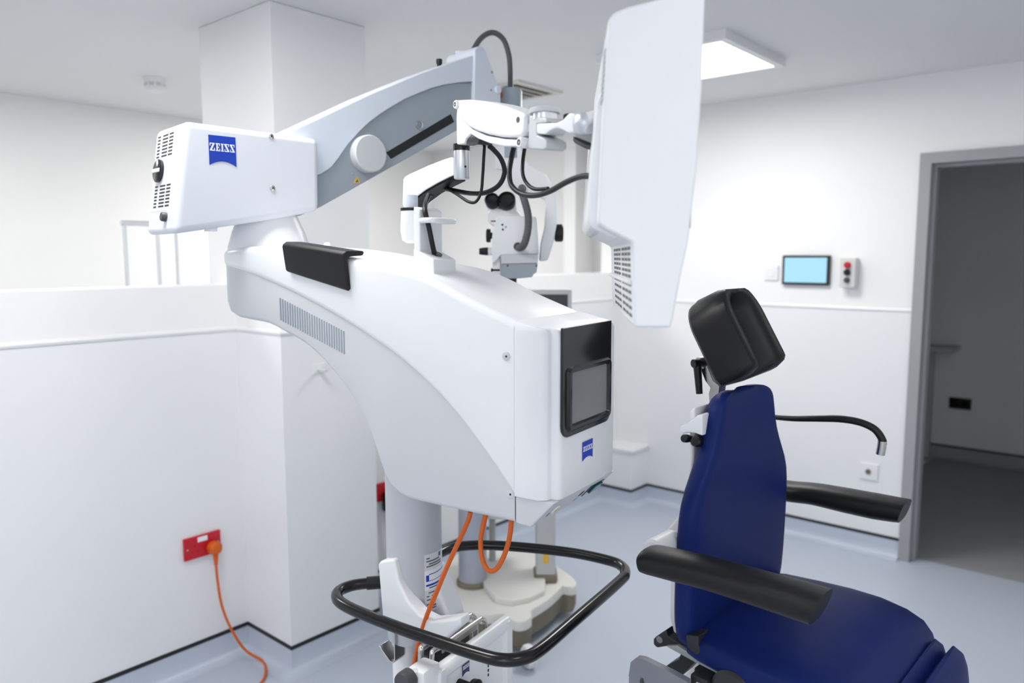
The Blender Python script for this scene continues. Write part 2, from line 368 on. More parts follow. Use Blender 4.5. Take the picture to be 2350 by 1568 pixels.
s2 = red_socket(2.215, 'red wall socket with black plugs seen between pillar and microscope column', False)
for k, yy in enumerate((2.262, 2.325)):
    t = empty('black_plug', (XL+.016, yy, .40)); tag(t, ('black plug with grey lead in the red socket beside the pillar' if k == 0 else 'second black plug in the red socket, hidden behind the microscope column'), 'plug', 'black plugs in the red socket')
    obj('body', box(NB(), XL+.0165, XL+.055, yy-.024, yy+.024, .395, .485), 'black_rubber', t, bevel=.008)
    obj('lead', tube(NB(), [(XL+.03, yy, .398), (XL+.032, yy+.005, .33), (XL+.03, yy+.012, .24), (XL+.05, yy+.03, .12), (XL+.09, yy+.08, .012)], .004, 8), 'box_grey', t)
# small bracket on the pillar
t = empty('wall_bracket', (PX1, 1.70, 1.15)); tag(t, 'small white bracket on the side of the pillar', 'bracket')
obj('plate', box(NB(), PX1, PX1+.006, 1.675, 1.73, 1.14, 1.18), 'plastic_white', t, bevel=.002)
obj('arm', box(NB(), PX1+.005, PX1+.05, 1.695, 1.712, 1.150, 1.160), 'box_grey', t, bevel=.003)
# chrome rack behind the partition
t = empty('chrome_rack', (-3.6, 1.58, 0)); tag(t, 'thin chrome rail rack standing behind the half-height partition', 'rack')
for x, y, z in ((-3.6, 1.504, 1.745), (-3.6, 1.652, 1.69), (-3.85, 1.86, 1.745)):
    obj('post', tube(NB(), [(x, y, 0), (x, y, z*.5), (x, y, z)], .008, 10, 2), 'silver', t)
obj('top_rail', tube(NB(), [(-3.6, 1.49, 1.735), (-3.6, 1.58, 1.735), (-3.6, 1.70, 1.735)], .012, 10, 2), 'silver', t)
obj('top_rail', tube(NB(), [(-3.6, 1.70, 1.735), (-3.85, 1.86, 1.735)], .012, 10, 2), 'silver', t)
obj('base_bar', tube(NB(), [(-3.6, 1.49, .02), (-3.6, 1.70, .02), (-3.85, 1.86, .02)], .012, 10, 2), 'silver', t)
# dark room
t = empty('side_table', (-1.55, 6.45, 0)); tag(t, 'narrow grey table on a post against the dark room wall', 'table')
obj('top', box(NB(), -1.95, -1.19, 6.38, 6.655, .868, .90), 'dim_table', t, bevel=.004)
obj('post', box(NB(), -1.40, -1.345, 6.55, 6.60, .02, .868), 'dim_table', t, bevel=.004)
obj('foot', box(NB(), -1.42, -1.325, 6.40, 6.64, 0, .02), 'dim_table', t, bevel=.004)
t = empty('black_socket', (-1.17, 6.66, .41)); tag(t, 'black double socket on the wall of the dark room', 'wall socket')
obj('plate', box(NB(), -1.245, -1.095, 6.645, 6.661, .408, .494), 'black_rubber', t, bevel=.004)
for xx in (-1.205, -1.135): obj('insert', box(NB(), xx-.025, xx+.025, 6.641, 6.646, .425, .477), 'black_gloss', t, bevel=.003)
# ================================================================== operating microscope
FX = Vector((.98975, .14279, 0)); VX = Vector((-.14279, .98975, 0))
E0 = Vector((-.91238, 1.06604, 0)); TE = frame(E0, FX)
def e(s, v, z): return TE @ Vector((s, v, z))
MS = empty('operating_microscope', e(-.358, .135, 0), math.atan2(FX.y, FX.x))
tag(MS, 'white surgical operating microscope on a floor stand with long swivelling arm', 'microscope')
# ---- stand below
def sector(r, n=24): return [(r*math.cos(2*math.pi*i/n), r*math.sin(2*math.pi*i/n)) for i in range(n)]
b = NB(); box(b, -.62, .02, .03, .24, .075, .135, TE); bs = obj('stand_base', b, 'white_shell', MS, bevel=.02, seg=3)
b = NB(); box(b, -.66, -.57, -.12, .39, .07, .12, TE); obj('foot', b, 'white_shell', MS, bevel=.015)
b = NB(); box(b, -.03, .06, -.12, .39, .07, .12, TE); obj('foot', b, 'white_shell', MS, bevel=.015)
for s, v in ((-.615, -.07), (-.615, .34), (.015, -.07), (.015, .34)):
    obj('caster', lathe(NB(), [(0, -.018), (.028, -.018), (.036, -.012), (.036, .012), (.028, .018), (0, .018)], e(s, v, .036), VX, 20), 'dark_grey', MS)
obj('lower_column', lathe(NB(), [(.036, .13), (.036, .75)], e(-.385, .135, 0)), 'white_shell', MS)
col = obj('column', lathe(NB(), [(.064, .70), (.064, 1.12)], e(-.36, .135, 0), n=48), 'column_grey', MS)
# clamp: collar block, low on the near side so that the column shows, sloping down at the far right
CN = [pl(x, y, TE, .058) for x, y in ((866, 1296), (872, 1288), (904, 1284), (914, 1335), (935, 1380), (962, 1412), (990, 1426), (1015, 1424), (1056, 1418), (1058, 1438), (1010, 1478), (960, 1474), (890, 1452), (878, 1438))]
zl = min(q[1] for q in CN)
b = NB(); prism(b, CN, .058, .095, TE)
cl_ = obj('column_clamp', b, 'white_shell', MS, bevel=.008, seg=3)
CF = [pl(x, y, TE, .17) for x, y in ((874, 1292), (905, 1284), (1012, 1300), (1052, 1400), (1056, 1436))]
CF[0] = (max(CF[0][0], CN[0][0]+.012), CN[0][1]-.004); CF[1] = (CF[0][0]+.02, CF[0][1]+.006)
b = NB(); prism(b, [CF[0], CF[1], CF[2], CF[3], (CF[4][0], zl+.02), (CN[-3][0], zl), (CN[-2][0]+.01, zl+.004), (CN[-1][0]+.012, zl+.012)], .132, .195, TE)
obj('clamp_rear', b, 'white_shell', cl_, bevel=.010, seg=3)
# sticker on the column
def cylpatch(bm, a0, a1, z0, z1, r, o, n=10):
    o = Vector(o); d = (EYE-o); base = math.atan2(d.y, d.x)
    vs = []
    for i in range(n+1):
        a = base+R(a0+(a1-a0)*i/n); p = o+Vector((math.cos(a)*r, math.sin(a)*r, 0))
        vs.append((bm.verts.new((p.x, p.y, z0)), bm.verts.new((p.x, p.y, z1))))
    for (a, b_), (c, d_) in zip(vs, vs[1:]): bm.faces.new((a, c, d_, b_))
    return bm
CO = e(-.36, .135, 0); zt = pl(996, 1285, TE, .095)[1]; zb = pl(996, 1418, TE, .095)[1]; hh = zt-zb
st = obj('sticker', cylpatch(NB(), 20, 82, zb, zt, .0646, CO), 'sticker', col, recalc=False); tag(st, 'grey and white type label with blue print')
def band(a0, a1, u0, u1, m, r=.0650): return obj('print', cylpatch(NB(), a0, a1, zt-hh*u1, zt-hh*u0, r, CO), m, col, recalc=False)
band(20, 84, .28, .62, 'print_white', .0648)
band(23, 30, .36, .47, 'logo_blue'); band(30, 84, .345, .36, 'logo_blue'); band(30, 84, .46, .47, 'logo_blue'); band(23, 84, .52, .555, 'logo_blue')
for u, a0, a1 in ((.06, 24, 32), (.11, 24, 60), (.16, 30, 66), (.20, 24, 66), (.575, 30, 58), (.66, 28, 55), (.72, 24, 30), (.72, 36, 58), (.78, 24, 36), (.82, 40, 62), (.86, 24, 33), (.90, 38, 56), (.94, 30, 50)): band(a0, a1, u, u+.022, 'print_grey')
band(58, 66, .03, .10, 'print_grey')
# ---- upper body
CRE = [(-.95, 1.592), (-.80, 1.604), (-.70, 1.606), (-.613, 1.601), (-.50, 1.590), (-.413, 1.577), (-.33, 1.566), (-.234, 1.550), (-.17, 1.529), (-.112, 1.504), (-.057, 1.484), (0, 1.464)]
BND = [(-.95, 1.565), (-.80, 1.547), (-.633, 1.507), (-.469, 1.454), (-.32, 1.392), (-.228, 1.340), (-.142, 1.276), (-.069, 1.205), (-.03, 1.163), (0, 1.128)]
BOT = [(-.93, 1.565), (-.915, 1.535), (-.90, 1.502), (-.88, 1.470), (-.86, 1.450), (-.83, 1.437), (-.78, 1.431), (-.697, 1.424), (-.638, 1.407), (-.567, 1.384), (-.50, 1.346), (-.423, 1.281), (-.368, 1.211), (-.345, 1.157), (-.325, 1.115), (-.305, 1.092), (-.28, 1.080), (-.245, 1.077), (0, 1.077)]
def hw(s):
    if s < -.815: return math.sqrt(max(1e-6, .112**2-(s+.815)**2))
    return interp([(-.815, .112), (-.55, .128), (-.35, .135), (0, .135)], s)
SS = [-.9268, -.925, -.92, -.91, -.895, -.875, -.85, -.815]+[-.79+.79*i/36 for i in range(37)]
def ring(s, z0, z1, inset, r):
    h = max(hw(s)-inset, .002); r = min(r, h*.9, (z1-z0)*.45)
    return [e(s, .135+y, z) for y, z in rrect(-h, h, z0, z1, r, 4)]
b = NB(); loft(b, [ring(s, sinterp(BND, s), sinterp(CRE, s), 0, .016) for s in SS]); us = obj('upper_shell', b, 'white_shell', MS)
b = NB(); S2 = sorted(SS+[-.345, -.325, -.315, -.335, -.355]); 
S2 = [min(s, -.002) for s in S2]
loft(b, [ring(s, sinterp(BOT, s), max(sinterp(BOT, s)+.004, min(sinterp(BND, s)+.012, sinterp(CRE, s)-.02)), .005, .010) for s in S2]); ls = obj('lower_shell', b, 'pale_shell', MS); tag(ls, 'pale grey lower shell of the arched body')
for i in range(27):
    u = i/26; px = 644+146*u; y0 = 684+(760-684)*u; y1 = 735+(813-735)*u
    vv = .135-hw(-.629+.198*u)+.005
    s, z1 = pl(px, y0, TE, vv); s, z0 = pl(px, y1, TE, vv)
    b = NB(); box(b, s-.0016, s+.0016, vv-.0006, vv+.004, z0, z1, TE); o = obj('vent_slot', b, 'arm_grey', ls, smooth=False)
for px, py in ((1162, 818), (1168, 1136)):
    s, z = pl(px, py, TE, 0); v0 = 0 if py < 900 else .005
    sc = obj('screw_cap', lathe(NB(), [(.0085, -.001), (.0085, .0012), (.0070, .0018), (0, .0018)], e(s, v0, z), -VX, 24), 'pale_shell', us)
    obj('screw_hole', lathe(NB(), [(.0022, 0), (.0022, .0022), (0, .0022)], e(s+.001, v0, z), -VX, 10), 'black_slot', us)
# front cap
b = NB(); PLAN = [(0, 0), (.055, 0), (.0665, .008), (.0685, .0105), (.0695, .0175), (.0705, .0185), (.0800, .0205), (.0855, .0245), (.0875, .031), (.0885, .135), (.0868, .248), (.083, .257), (.076, .264), (.066, .269), (.058, .27), (0, .27)]
def capring(z, k, zf=0): return [e(max(0.0005, x-(k if x > .03 else 0)), .135+(y-.135)*(1-k*2.2), z-zf*x) for x, y in PLAN]
loft(b, [capring(1.131, .002), capring(1.135, 0)]+[capring(1.135+.30*i/6, 0) for i in range(1, 7)]+[capring(1.448, .0012, .1), capring(1.456, .004, .13), capring(1.462, .010, .16), capring(1.464, .018, .16)])
fc = obj('front_cap', b, 'white_shell', MS)
b = NB(); prism(b, [(0, 1.131), (0, 1.077), (.034, 1.0745), (.0855, 1.1305)], .004, .266, TE); fb = obj('front_chin', b, 'pale_shell', MS, bevel=.004); tag(fb, 'pale grey angled chin with sockets')
# chin sockets : frame on the sloping face
cd = Vector((.0515, 0, .056)).normalized(); 
TCH = Matrix((VX, (TE.to_3x3() @ cd), VX.cross(TE.to_3x3() @ cd))).transposed().to_4x4(); TCH.translation = e(.034, .135, 1.0745)   # x along front, y up slope
def chin(b, x0, x1, y0, y1, h): return box(b, x0, x1, y0, y1, -.002, h, TCH)
sgn = 1 if (TCH.to_3x3() @ Vector((0, 0, 1))).dot(EYE-e(.05, .135, 1.1)) > 0 else -1
def chin(b, x0, x1, y0, y1, h, z0=-.002): return prismz(b, [(x0, y0), (x1, y0), (x1, y1), (x0, y1)], z0*sgn, h*sgn, TCH)
sw = obj('power_switch', chin(NB(), .045, .105, .022, .056, .0015), 'black_gloss', fb); tag(sw, 'black rocker switch with teal rocker')
obj('rocker', prismz(NB(), [(.066, .026), (.100, .026), (.100, .052), (.066, .052)], .001*sgn, .005*sgn, TCH), 'teal', sw, bevel=.0015)
obj('usb_socket', chin(NB(), .012, .024, .036, .050, .0008), 'black_slot', fb); obj('usb_socket', chin(NB(), .010, .022, .020, .028, .0006), 'arm_grey', fb)
b = NB(); lathe(b, [(.011, 0), (.011, .0015), (.007, .002), (.007, .0005), (0, .0005)], TCH @ Vector((-.075, .032, 0)), TCH.to_3x3() @ Vector((0, 0, sgn)), 20); g = obj('video_socket', b, 'print_white', fb)
obj('contact', lathe(NB(), [(.0068, 0), (.0068, .0022), (0, .0026)], TCH @ Vector((-.075, .032, 0)), TCH.to_3x3() @ Vector((0, 0, sgn)), 16), 'yellow', fb)
obj('marking', chin(NB(), -.099, -.093, .020, .030, .0005), 'print_grey', fb, smooth=False)
# display on the front
TFv = frame(e(.0885, 0, 0), VX)     # x = along V, -y out of the front
dp = [(x, z) for x, z in rrect(.022, .226, 1.247, 1.47, .022, 6) if True]
dp = [(x, min(z, 1.452)) for x, z in dp]
tab = []
for q in dp:
    if not tab or (abs(q[0]-tab[-1][0])+abs(q[1]-tab[-1][1])) > 1e-5: tab.append(q)
tab = [(.226, 1.452), (.022, 1.452)]+[q for q in tab if q[1] < 1.44]
b = NB(); prism(b, tab, .003, -.003, TFv); dpn = obj('display_panel', b, 'black_gloss', MS, bevel=.0015); tag(dpn, 'glossy black display panel')
b = NB(); o1 = rrect(.036, .219, 1.256, 1.379, .010, 5); i1 = rrect(.051, .204, 1.270, 1.366, .004, 5)
loft(b, [[TFv @ Vector((x, -.003, z)) for x, z in o1], [TFv @ Vector((x, -.009, z)) for x, z in rrect(.040, .215, 1.260, 1.375, .010, 5)], [TFv @ Vector((x, -.009, z)) for x, z in rrect(.047, .208, 1.267, 1.369, .006, 5)], [TFv @ Vector((x, -.0028, z)) for x, z in i1]], caps=False)
obj('bezel', b, 'black_gloss', dpn)
tag(obj('screen', box(NB(), .050, .205, -.0034, -.001, 1.269, 1.367, TFv), 'screen_off', dpn, smooth=False), 'switched-off grey screen')
badge(fc, frame(e(.0890, .106, 1.187), VX), .042, .037)
# black grab handle on the crease
b = NB(); HP = [(-.016, 0), (-.018, -.006), (-.011, -.058), (-.006, -.062), (.0, -.058), (-.006, -.012), (.0, -.006), (.030, -.004), (.034, .002), (.032, .006), (-.008, .006)]
rings = []
for u in [i/8 for i in range(9)]:
    s = -.605+.195*u; z = interp([(-.605, 1.607), (-.41, 1.585)], s)+.002; y0 = .135-hw(s)
    rings.append([e(s+(dy*.35), y0+dy*.9, z+dz*(1+.28*u if dz < -.02 else 1)) for dy, dz in HP])
loft(b, rings); obj('grab_handle', b, 'black_rubber', MS, bevel=.0022, seg=2, ang=38)
obj('bump_stop', lathe(NB(), [(.008, 0), (.008, .008), (.006, .011), (0, .012)], e(-.63, .15, 1.604)), 'white_shell', us)
# push rail round the column
rp = [(-.455, .150), (-.49, .118), (-.515, .085), (-.517, .046), (-.49, .016), (-.445, .0), (-.368, -.009), (-.274, -.014), (-.182, -.015), (-.074, -.013), (-.024, -.005), (.006, .022), (.018, .07), (.018, .223), (.016, .448), (.010, .495), (-.012, .532), (-.058, .552), (-.181, .545), (-.352, .489), (-.44, .430), (-.46, .36), (-.44, .25), (-.41, .20)]
b = NB(); tube(b, [e(s, v, .80) for s, v in rp], .0132, 16, 6); obj('push_rail', b, 'rail_black', MS)
b = NB(); tube(b, [e(-.455, .150, .80), e(-.475, .132, .80), e(-.493, .115, .80)], .0158, 14, 3); obj('rail_sleeve', b, 'black_rubber', MS)
# hook and bracket under the clamp
HKp = [pl(x, y, TE, .075) for x, y in ((901, 1462), (901, 1500), (898, 1512), (905, 1520), (912, 1522))]
hz_, hs_ = pl(912, 1468, TE, .075)[1], pl(912, 1468, TE, .075)[0]
hk = [(0, .02), (0, -.042), (-.004, -.049), (-.012, -.050), (-.036, -.030), (-.044, -.022), (-.0455, -.0235), (-.038, -.033), (-.013, -.0535), (-.002, -.052), (.003, -.043), (.003, .02)]
b = NB(); extr(b, [e(hs_+x, .062, hz_+z) for x, z in hk], VX*.034); tag(obj('cable_hook', b, 'steel', MS, bevel=.0006, seg=1), 'bent stainless steel hook')
S_B = -.262
TBk = frame(e(S_B, 0, 0), VX)
brk = [plx(x, y, TE, S_B) for x, y in ((968, 1600), (966, 1500), (972, 1484), (990, 1474), (1070, 1420), (1082, 1414), (1090, 1424), (1091, 1450), (1092, 1520))]
b = NB(); tube(b, [e(S_B, v, z) for v, z in brk], .0072, 12, 5); obj('hanger_frame', b, 'steel', MS)
b = NB(); tube(b, [e(S_B+.03, v, z) for v, z in brk], .0060, 12, 5); obj('hanger_frame', b, 'steel', MS)
(v0, z0), (v1, z1) = plx(985, 1500, TE, S_B), plx(1080, 1440, TE, S_B)
b = NB(); box(b, S_B-.03, S_B-.002, v0, v1, .45, min(z0, z1)-.002, TE); obj('hanger_plate', b, 'dark_grey', MS, bevel=.004)
b = NB(); extr(b, [e(S_B+.028, brk[3][0], brk[3][1]-.004), e(S_B+.028, brk[4][0], brk[4][1]-.004), e(S_B+.028, brk[4][0], brk[4][1]-.018), e(S_B+.028, brk[3][0], brk[3][1]-.018)], FX*.003); obj('hanger_strip', b, 'steel', MS)
for k in range(3):
    b = NB(); tube(b, [e(S_B+.012, v1-.09+.012*k, z1-.10), e(S_B+.016, v1-.05+.01*k, z1-.05+.004*k), e(S_B+.012, v1-.008, z1-.09)], .005, 8); obj('coiled_lead', b, 'black_rubber', MS)
# ---- dome, lamp housing and suspension arm
DM = e(-.82, .135, 0); AX = Vector((.11974, .99281, 0)); TB = frame(DM, AX)
def bb(s, y, z): return TB @ Vector((s, y, z))
obj('dome', lathe(NB(), [(.1, 1.598), (.1, 1.606), (.098, 1.612), (.088, 1.645), (.072, 1.68), (.064, 1.70)], DM, n=40), 'white_shell', MS)
HB = [(-.231, 1.881), (.097, 1.874), (.093, 1.696), (-.02, 1.672), (-.266, 1.631)]
b = NB(); prism(b, HB, -.095, .095, TB); hb = obj('lamp_housing', b, 'housing_shaded_white', MS, bevel=.016, seg=4); tag(hb, 'white wedge-shaped lamp housing')
TL = frame(bb(-.180, -.0952, 1.788), AX); badge(hb, TL, .062, .067)
for px, py in ((622, 313), (625, 432)):
    s, z = pl(px, py, TB, -.095); q = obj('screw', lathe(NB(), [(.0065, 0), (.0065, .002), (.005, .0035), (0, .004)], bb(s, -.095, z), -Vector((TB.col[1][:3])), 18), 'steel', hb)
    obj('screw_socket', lathe(NB(), [(.0022, .003), (.0022, .0042), (0, .0042)], bb(s, -.095, z), -Vector((TB.col[1][:3])), 8), 'black_slot', hb)
obj('foot_stud', lathe(NB(), [(.014, -.012), (.016, .01)], bb(-.17, -.06, 1.652), n=16), 'white_shell', hb)
# end face frame: x right (towards viewer side), z up the slope, -y out
tdir = (Vector((-.231, 0, 1.881))-Vector((-.266, 0, 1.631))).normalized(); t3 = TB.to_3x3() @ tdir; xr = -Vector(TB.col[1][:3])
TEn = Matrix((xr, t3.cross(xr), t3)).transposed().to_4x4(); TEn.translation = bb(-.2485, 0, 1.756)
def en(b, x0, x1, z0, z1, h, y0=.004): return box(b, x0, x1, -h, y0, z0, z1, TEn)
for k, (top, dx) in enumerate(((.106, 0), (-.012, .011))):
    for r_ in range(7):
        z = top-r_*.0079
        for x0, x1 in ((-.070, -.052), (-.036, -.001), (.008, .034)):
            obj('vent_slot', en(NB(), x0+dx, x1+dx, z-.0019, z+.0019, .0004), 'black_slot', hb, smooth=False)
kb = obj('lamp_switch', lathe(NB(), [(.026, 0), (.027, .002), (.027, .007), (.024, .009), (0, .009)], TEn @ Vector((-.036, 0, .024)), -(TEn.to_3x3() @ Vector((0, 1, 0))), 28), 'black_gloss', hb); tag(kb, 'round black rotary switch with grey grip')
obj('grip', box(NB(), -.062, -.012, -.0105, -.007, .019, .029, TEn), 'box_grey', kb, bevel=.002)
obj('knob', lathe(NB(), [(.0105, 0), (.0105, .009), (.009, .011), (0, .011)], TEn @ Vector((.034, 0, -.086)), -(TEn.to_3x3() @ Vector((0, 1, 0))), 18), 'dark_grey', hb)
tag(obj('warning_sticker', extr(NB(), [TEn @ Vector(q) for q in ((-.0885, -.0005, .019), (-.0775, -.0005, .019), (-.083, -.0005, .034))], TEn.to_3x3() @ Vector((0, .002, 0))), 'yellow', hb, smooth=False), 'small yellow triangular warning sticker')
obj('seam', en(NB(), -.075, .03, -.0705, -.0698, .0003), 'pale_shell', hb, smooth=False)
# arm
ATOP = [(-.03, 1.846), (.036, 1.889), (.12, 1.933), (.27, 2.012), (.427, 2.087), (.52, 2.128), (.633, 2.175)]
ABND = [(.628, 2.096), (.575, 2.086), (.518, 2.071), (.47, 2.054), (.426, 2.034), (.38, 2.012), (.338, 1.987), (.30, 1.962), (.268, 1.939), (.232, 1.908), (.20, 1.875), (.172, 1.838), (.148, 1.81), (.118, 1.791), (-.02, 1.75)]
ALOW = [(-.02, 1.72), (.02, 1.690), (.058, 1.684), (.116, 1.708), (.258, 1.784), (.40, 1.860), (.54, 1.935), (.633, 1.985)]
b = NB(); prism(b, ATOP+ABND, -.062, .062, TB); am = obj('suspension_arm', b, 'arm_blue', MS, bevel=.004, ang=45); tag(am, 'long light blue-grey suspension arm rising to the microscope head')
b = NB(); prism(b, ALOW+[(.628, 2.094)]+ABND[1:], -.056, .056, TB); ag = obj('arm_side_panel', b, 'arm_grey', MS, bevel=.003, ang=45)
s, z = pl(853, 352, TB, -.085); obj('tension_knob', lathe(NB(), [(.049, -.002), (.049, .024), (.046, .0275), (0, .028)], bb(s, -.056, z), -Vector((TB.col[1][:3])), 40), 'pale_shell', ag)
sl = [pl(x, y, TB, -.056) for x, y in ((886, 350), (1034, 262), (1042, 280), (897, 365))]
obj('scale_slot', prism(NB(), sl, -.0568, -.050, TB), 'black_slot', ag, smooth=False)
s, z = pl(962, 287, TB, -.056)
b = NB(); tube(b, [bb(s+.0105*math.cos(k*R(30)), -.058, z+.0105*math.sin(k*R(30))) for k in range(12)], .0016, 6, 2, True); obj('eyelet', b, 'steel', ag)
s, z = pl(819, 416, TB, -.056)
tag(obj('warning_sticker', prism(NB(), [(s-.011, z-.006), (s+.010, z-.004), (s+.002, z+.014)], -.0566, -.055, TB), 'yellow', ag, smooth=False), 'yellow and black triangular warning sticker')
obj('print', prism(NB(), [(s-.005, z-.003), (s+.005, z-.002), (s+.001, z+.006)], -.057, -.0563, TB), 'print_grey', ag, smooth=False)
s, z = pl(808, 398, TB, -.056); obj('screw', lathe(NB(), [(.0035, 0), (.0035, .0015), (0, .002)], bb(s, -.056, z), -Vector((TB.col[1][:3])), 12), 'silver', ag)
# end bracket
FL = [pl(x, y, TB, -.07) for x, y in ((1090, 114), (1096, 106), (1107, 106), (1114, 113), (1145, 200), (1150, 207), (1150, 245), (1088, 240))]
b = NB(); prism(b, FL, -.070, .070, TB); fl = obj('arm_end_bracket', b, 'arm_blue', MS, bevel=.005)
s, z = pl(1141, 207, TB, -.07); obj('pivot_pin', lathe(NB(), [(.0115, -.16), (.0115, .006), (.010, .009), (0, .0095)], bb(s, -.07, z), -Vector((TB.col[1][:3])), 20), 'arm_blue', fl)
for px, py in ((1129, 166), (1127, 207)):
    s, z = pl(px, py, TB, -.07); obj('screw', lathe(NB(), [(.004, 0), (.004, .001), (0, .0012)], bb(s, -.07, z), -Vector((TB.col[1][:3])), 10), 'arm_grey', fl)
q = at(1008, 141, 2.28); obj('limit_knob', lathe(NB(), [(.007, -.02), (.007, 0), (.009, .002), (.009, .014), (0, .016)], q-Vector((0, 0, .008)), n=14), 'black_rubber', MS)
q = at(1057, 126, 2.33); b = NB(); box(b, -.014, .03, -.02, .02, -.03, .008, Matrix.Translation(q) @ Matrix.Rotation(R(40), 4, 'Z')); obj('cable_guide', b, 'arm_blue', MS, bevel=.003)
hs = [at(1075, 150, 2.40), at(1088, 112, 2.40), at(1108, 84, 2.41), at(1133, 75, 2.42), at(1156, 92, 2.43), at(1168, 128, 2.43), at(1171, 165, 2.43), at(1171, 205, 2.43)]
obj('light_guide_hose', tube(NB(), hs, .0085, 14), 'hose_grey', MS)
# ---- microscope head
HD = 2.43; hq = at(1180, 400, HD); TH = frame((hq.x, hq.y, 0), (math.cos(YAW), math.sin(YAW), 0))
def hp(px, py, y=0): return pl(px, py, TH, y)
def hpt(px, py, y): q = pl(px, py, TH, y); return TH @ Vector((q[0], y, q[1]))
zc1 = hp(1172, 205)[1]; zc0 = hp(1172, 365)[1]
ax0 = hpt(1172, 205, 0); ax0.z = 0
obj('head_spindle', lathe(NB(), [(.036, zc0), (.036, zc1-.008), (.032, zc1), (.012, zc1+.002)], ax0, n=32), 'arm_grey', MS)
b = NB(); lathe(b, [(.012, 0), (.012, .022), (.009, .03), (0, .031)], hpt(1154, 217, -.02), (math.cos(YAW+2.6), math.sin(YAW+2.6), 0), 14); tag(obj('lock_knob', b, 'orange', MS), 'small orange locking knob')
yk = [hp(x, y, -.02) for x, y in ((1135, 330), (1195, 330), (1200, 366), (1225, 386), (1252, 400), (1266, 425), (1274, 452), (1277, 480), (1277, 520), (1272, 550), (1260, 590), (1256, 598), (1238, 600), (1241, 560), (1250, 522), (1252, 470), (1250, 457), (1235, 450), (1205, 448), (1180, 440), (1163, 425), (1157, 390), (1137, 388))]
b = NB(); prism(b, yk, -.03, .03, TH); yo = obj('head_yoke', b, 'white_shell', MS, bevel=.006)
obj('yoke_knob', lathe(NB(), [(.024, -.012), (.028, -.008), (.028, .010), (.024, .014), (0, .014)], hpt(1282, 535, 0), TH.col[0][:3], 24), 'black_rubber', yo)
HBd = [hp(x, y, -.05) for x, y in ((1141, 497), (1148, 494), (1228, 498), (1231, 502), (1237, 583), (1150, 586), (1146, 590), (1130, 608), (1128, 560), (1131, 530))]
b = NB(); prism(b, HBd, -.06, .09, TH); hdb = obj('head_body', b, 'white_shell', MS, bevel=.006); tag(hdb, 'white optics head of the microscope')
LB = [hp(x, y, -.06) for x, y in ((1150, 585), (1236, 583), (1234, 604), (1150, 606))]
b = NB(); prism(b, LB, -.072, .07, TH); obj('lower_fairing', b, 'pale_shell', hdb, bevel=.003)
LB = [hp(x, y, -.06) for x, y in ((1150, 606), (1234, 604), (1231, 625), (1225, 629), (1221, 636), (1190, 639), (1153, 640), (1148, 628))]
b = NB(); prism(b, LB, -.070, .07, TH); lf = obj('lower_cover', b, 'arm_grey', hdb, bevel=.003)
for px in (1165, 1231): obj('screw', lathe(NB(), [(.003, 0), (.003, .0015), (0, .002)], hpt(px, 610, -.07), (-Vector(TH.col[1][:3])), 10), 'dark_grey', lf)
LB = [hp(x, y, -.05) for x, y in ((1129, 600), (1148, 588), (1150, 640), (1138, 640), (1130, 628))]
b = NB(); prism(b, LB, -.05, .07, TH); obj('side_cheek', b, 'plastic_white', hdb, bevel=.003)
zz = hp(1165, 640)[1]; obj('lens_ring', lathe(NB(), [(.029, zz-.013), (.030, zz-.004), (.030, zz+.004)], hpt(1165, 640, 0)*1 - Vector((0, 0, hpt(1165, 640, 0).z)), n=28), 'black_gloss', hdb)
# binocular tube
LB = [hp(x, y, -.04) for x, y in ((1131, 518), (1119, 508), (1118, 492), (1123, 484), (1128, 478), (1182, 480), (1196, 494), (1192, 500), (1142, 500), (1140, 516))]
b = NB(); prism(b, LB, -.05, .05, TH); bi = obj('binocular_body', b, 'plastic_white', MS, bevel=.006)
cd_ = Vector(TH.to_3x3() @ Vector((-.12, -.75, .45))).normalized()
for px, py, r in ((1133, 474, .021), (1166, 474, .026)):
    o = hpt(px, py, -.03)
    tb = obj('eyepiece_tube', lathe(NB(), [(r*.95, -.05), (r, -.01), (r*.92, .012)], o, cd_, 24), 'plastic_white', bi)
    obj('eyecup', lathe(NB(), [(r*.88, .010), (r*1.03, .016), (r*1.1, .040), (r*.95, .046), (r*.8, .036), (0, .034)], o, cd_, 24), 'black_rubber', tb)
for px, py, y in ((1153, 516, -.06), (1154, 527, -.06), (1161, 521, -.06)):
    obj('button', lathe(NB(), [(.0032, -.002), (.0032, .001), (0, .0014)], hpt(px, py, y), -Vector(TH.col[1][:3]), 12), 'black_rubber' if px < 1158 else 'arm_grey', hdb)
xm = -Vector(TH.col[0][:3])
obj('focus_knob', lathe(NB(), [(.010, -.02), (.010, .002), (.021, .003), (.022, .014), (.019, .017), (0, .018)], hpt(1128, 541, -.01), xm, 24), 'black_rubber', hdb)
obj('joystick', lathe(NB(), [(.013, -.02), (.013, .008)], hpt(1126, 577, -.02), xm, 20), 'plastic_white', hdb)
obj('joystick_cap', lathe(NB(), [(.0125, .006), (.0125, .018), (.0105, .034), (.009, .0365), (0, .037)], hpt(1126, 577, -.02), xm, 20), 'black_rubber', hdb)
obj('side_button', lathe(NB(), [(.006, -.01), (.006, .018), (0, .019)], hpt(1140, 620, -.045), xm, 14), 'black_rubber', hdb)
obj('side_button', lathe(NB(), [(.0055, -.01), (.0055, .010), (0, .011)], hpt(1134, 508, -.045), xm, 14), 'black_rubber', hdb)
hs = [hpt(1196, 436, -.035), hpt(1197, 440, -.07), hpt(1204, 462, -.095), hpt(1212, 495, -.10), hpt(1211, 530, -.10), hpt(1203, 560, -.10), hpt(1194, 569, -.085), hpt(1188, 567, -.055)]
obj('head_hose', tube(NB(), hs, .0115, 14), 'hose_grey', MS)
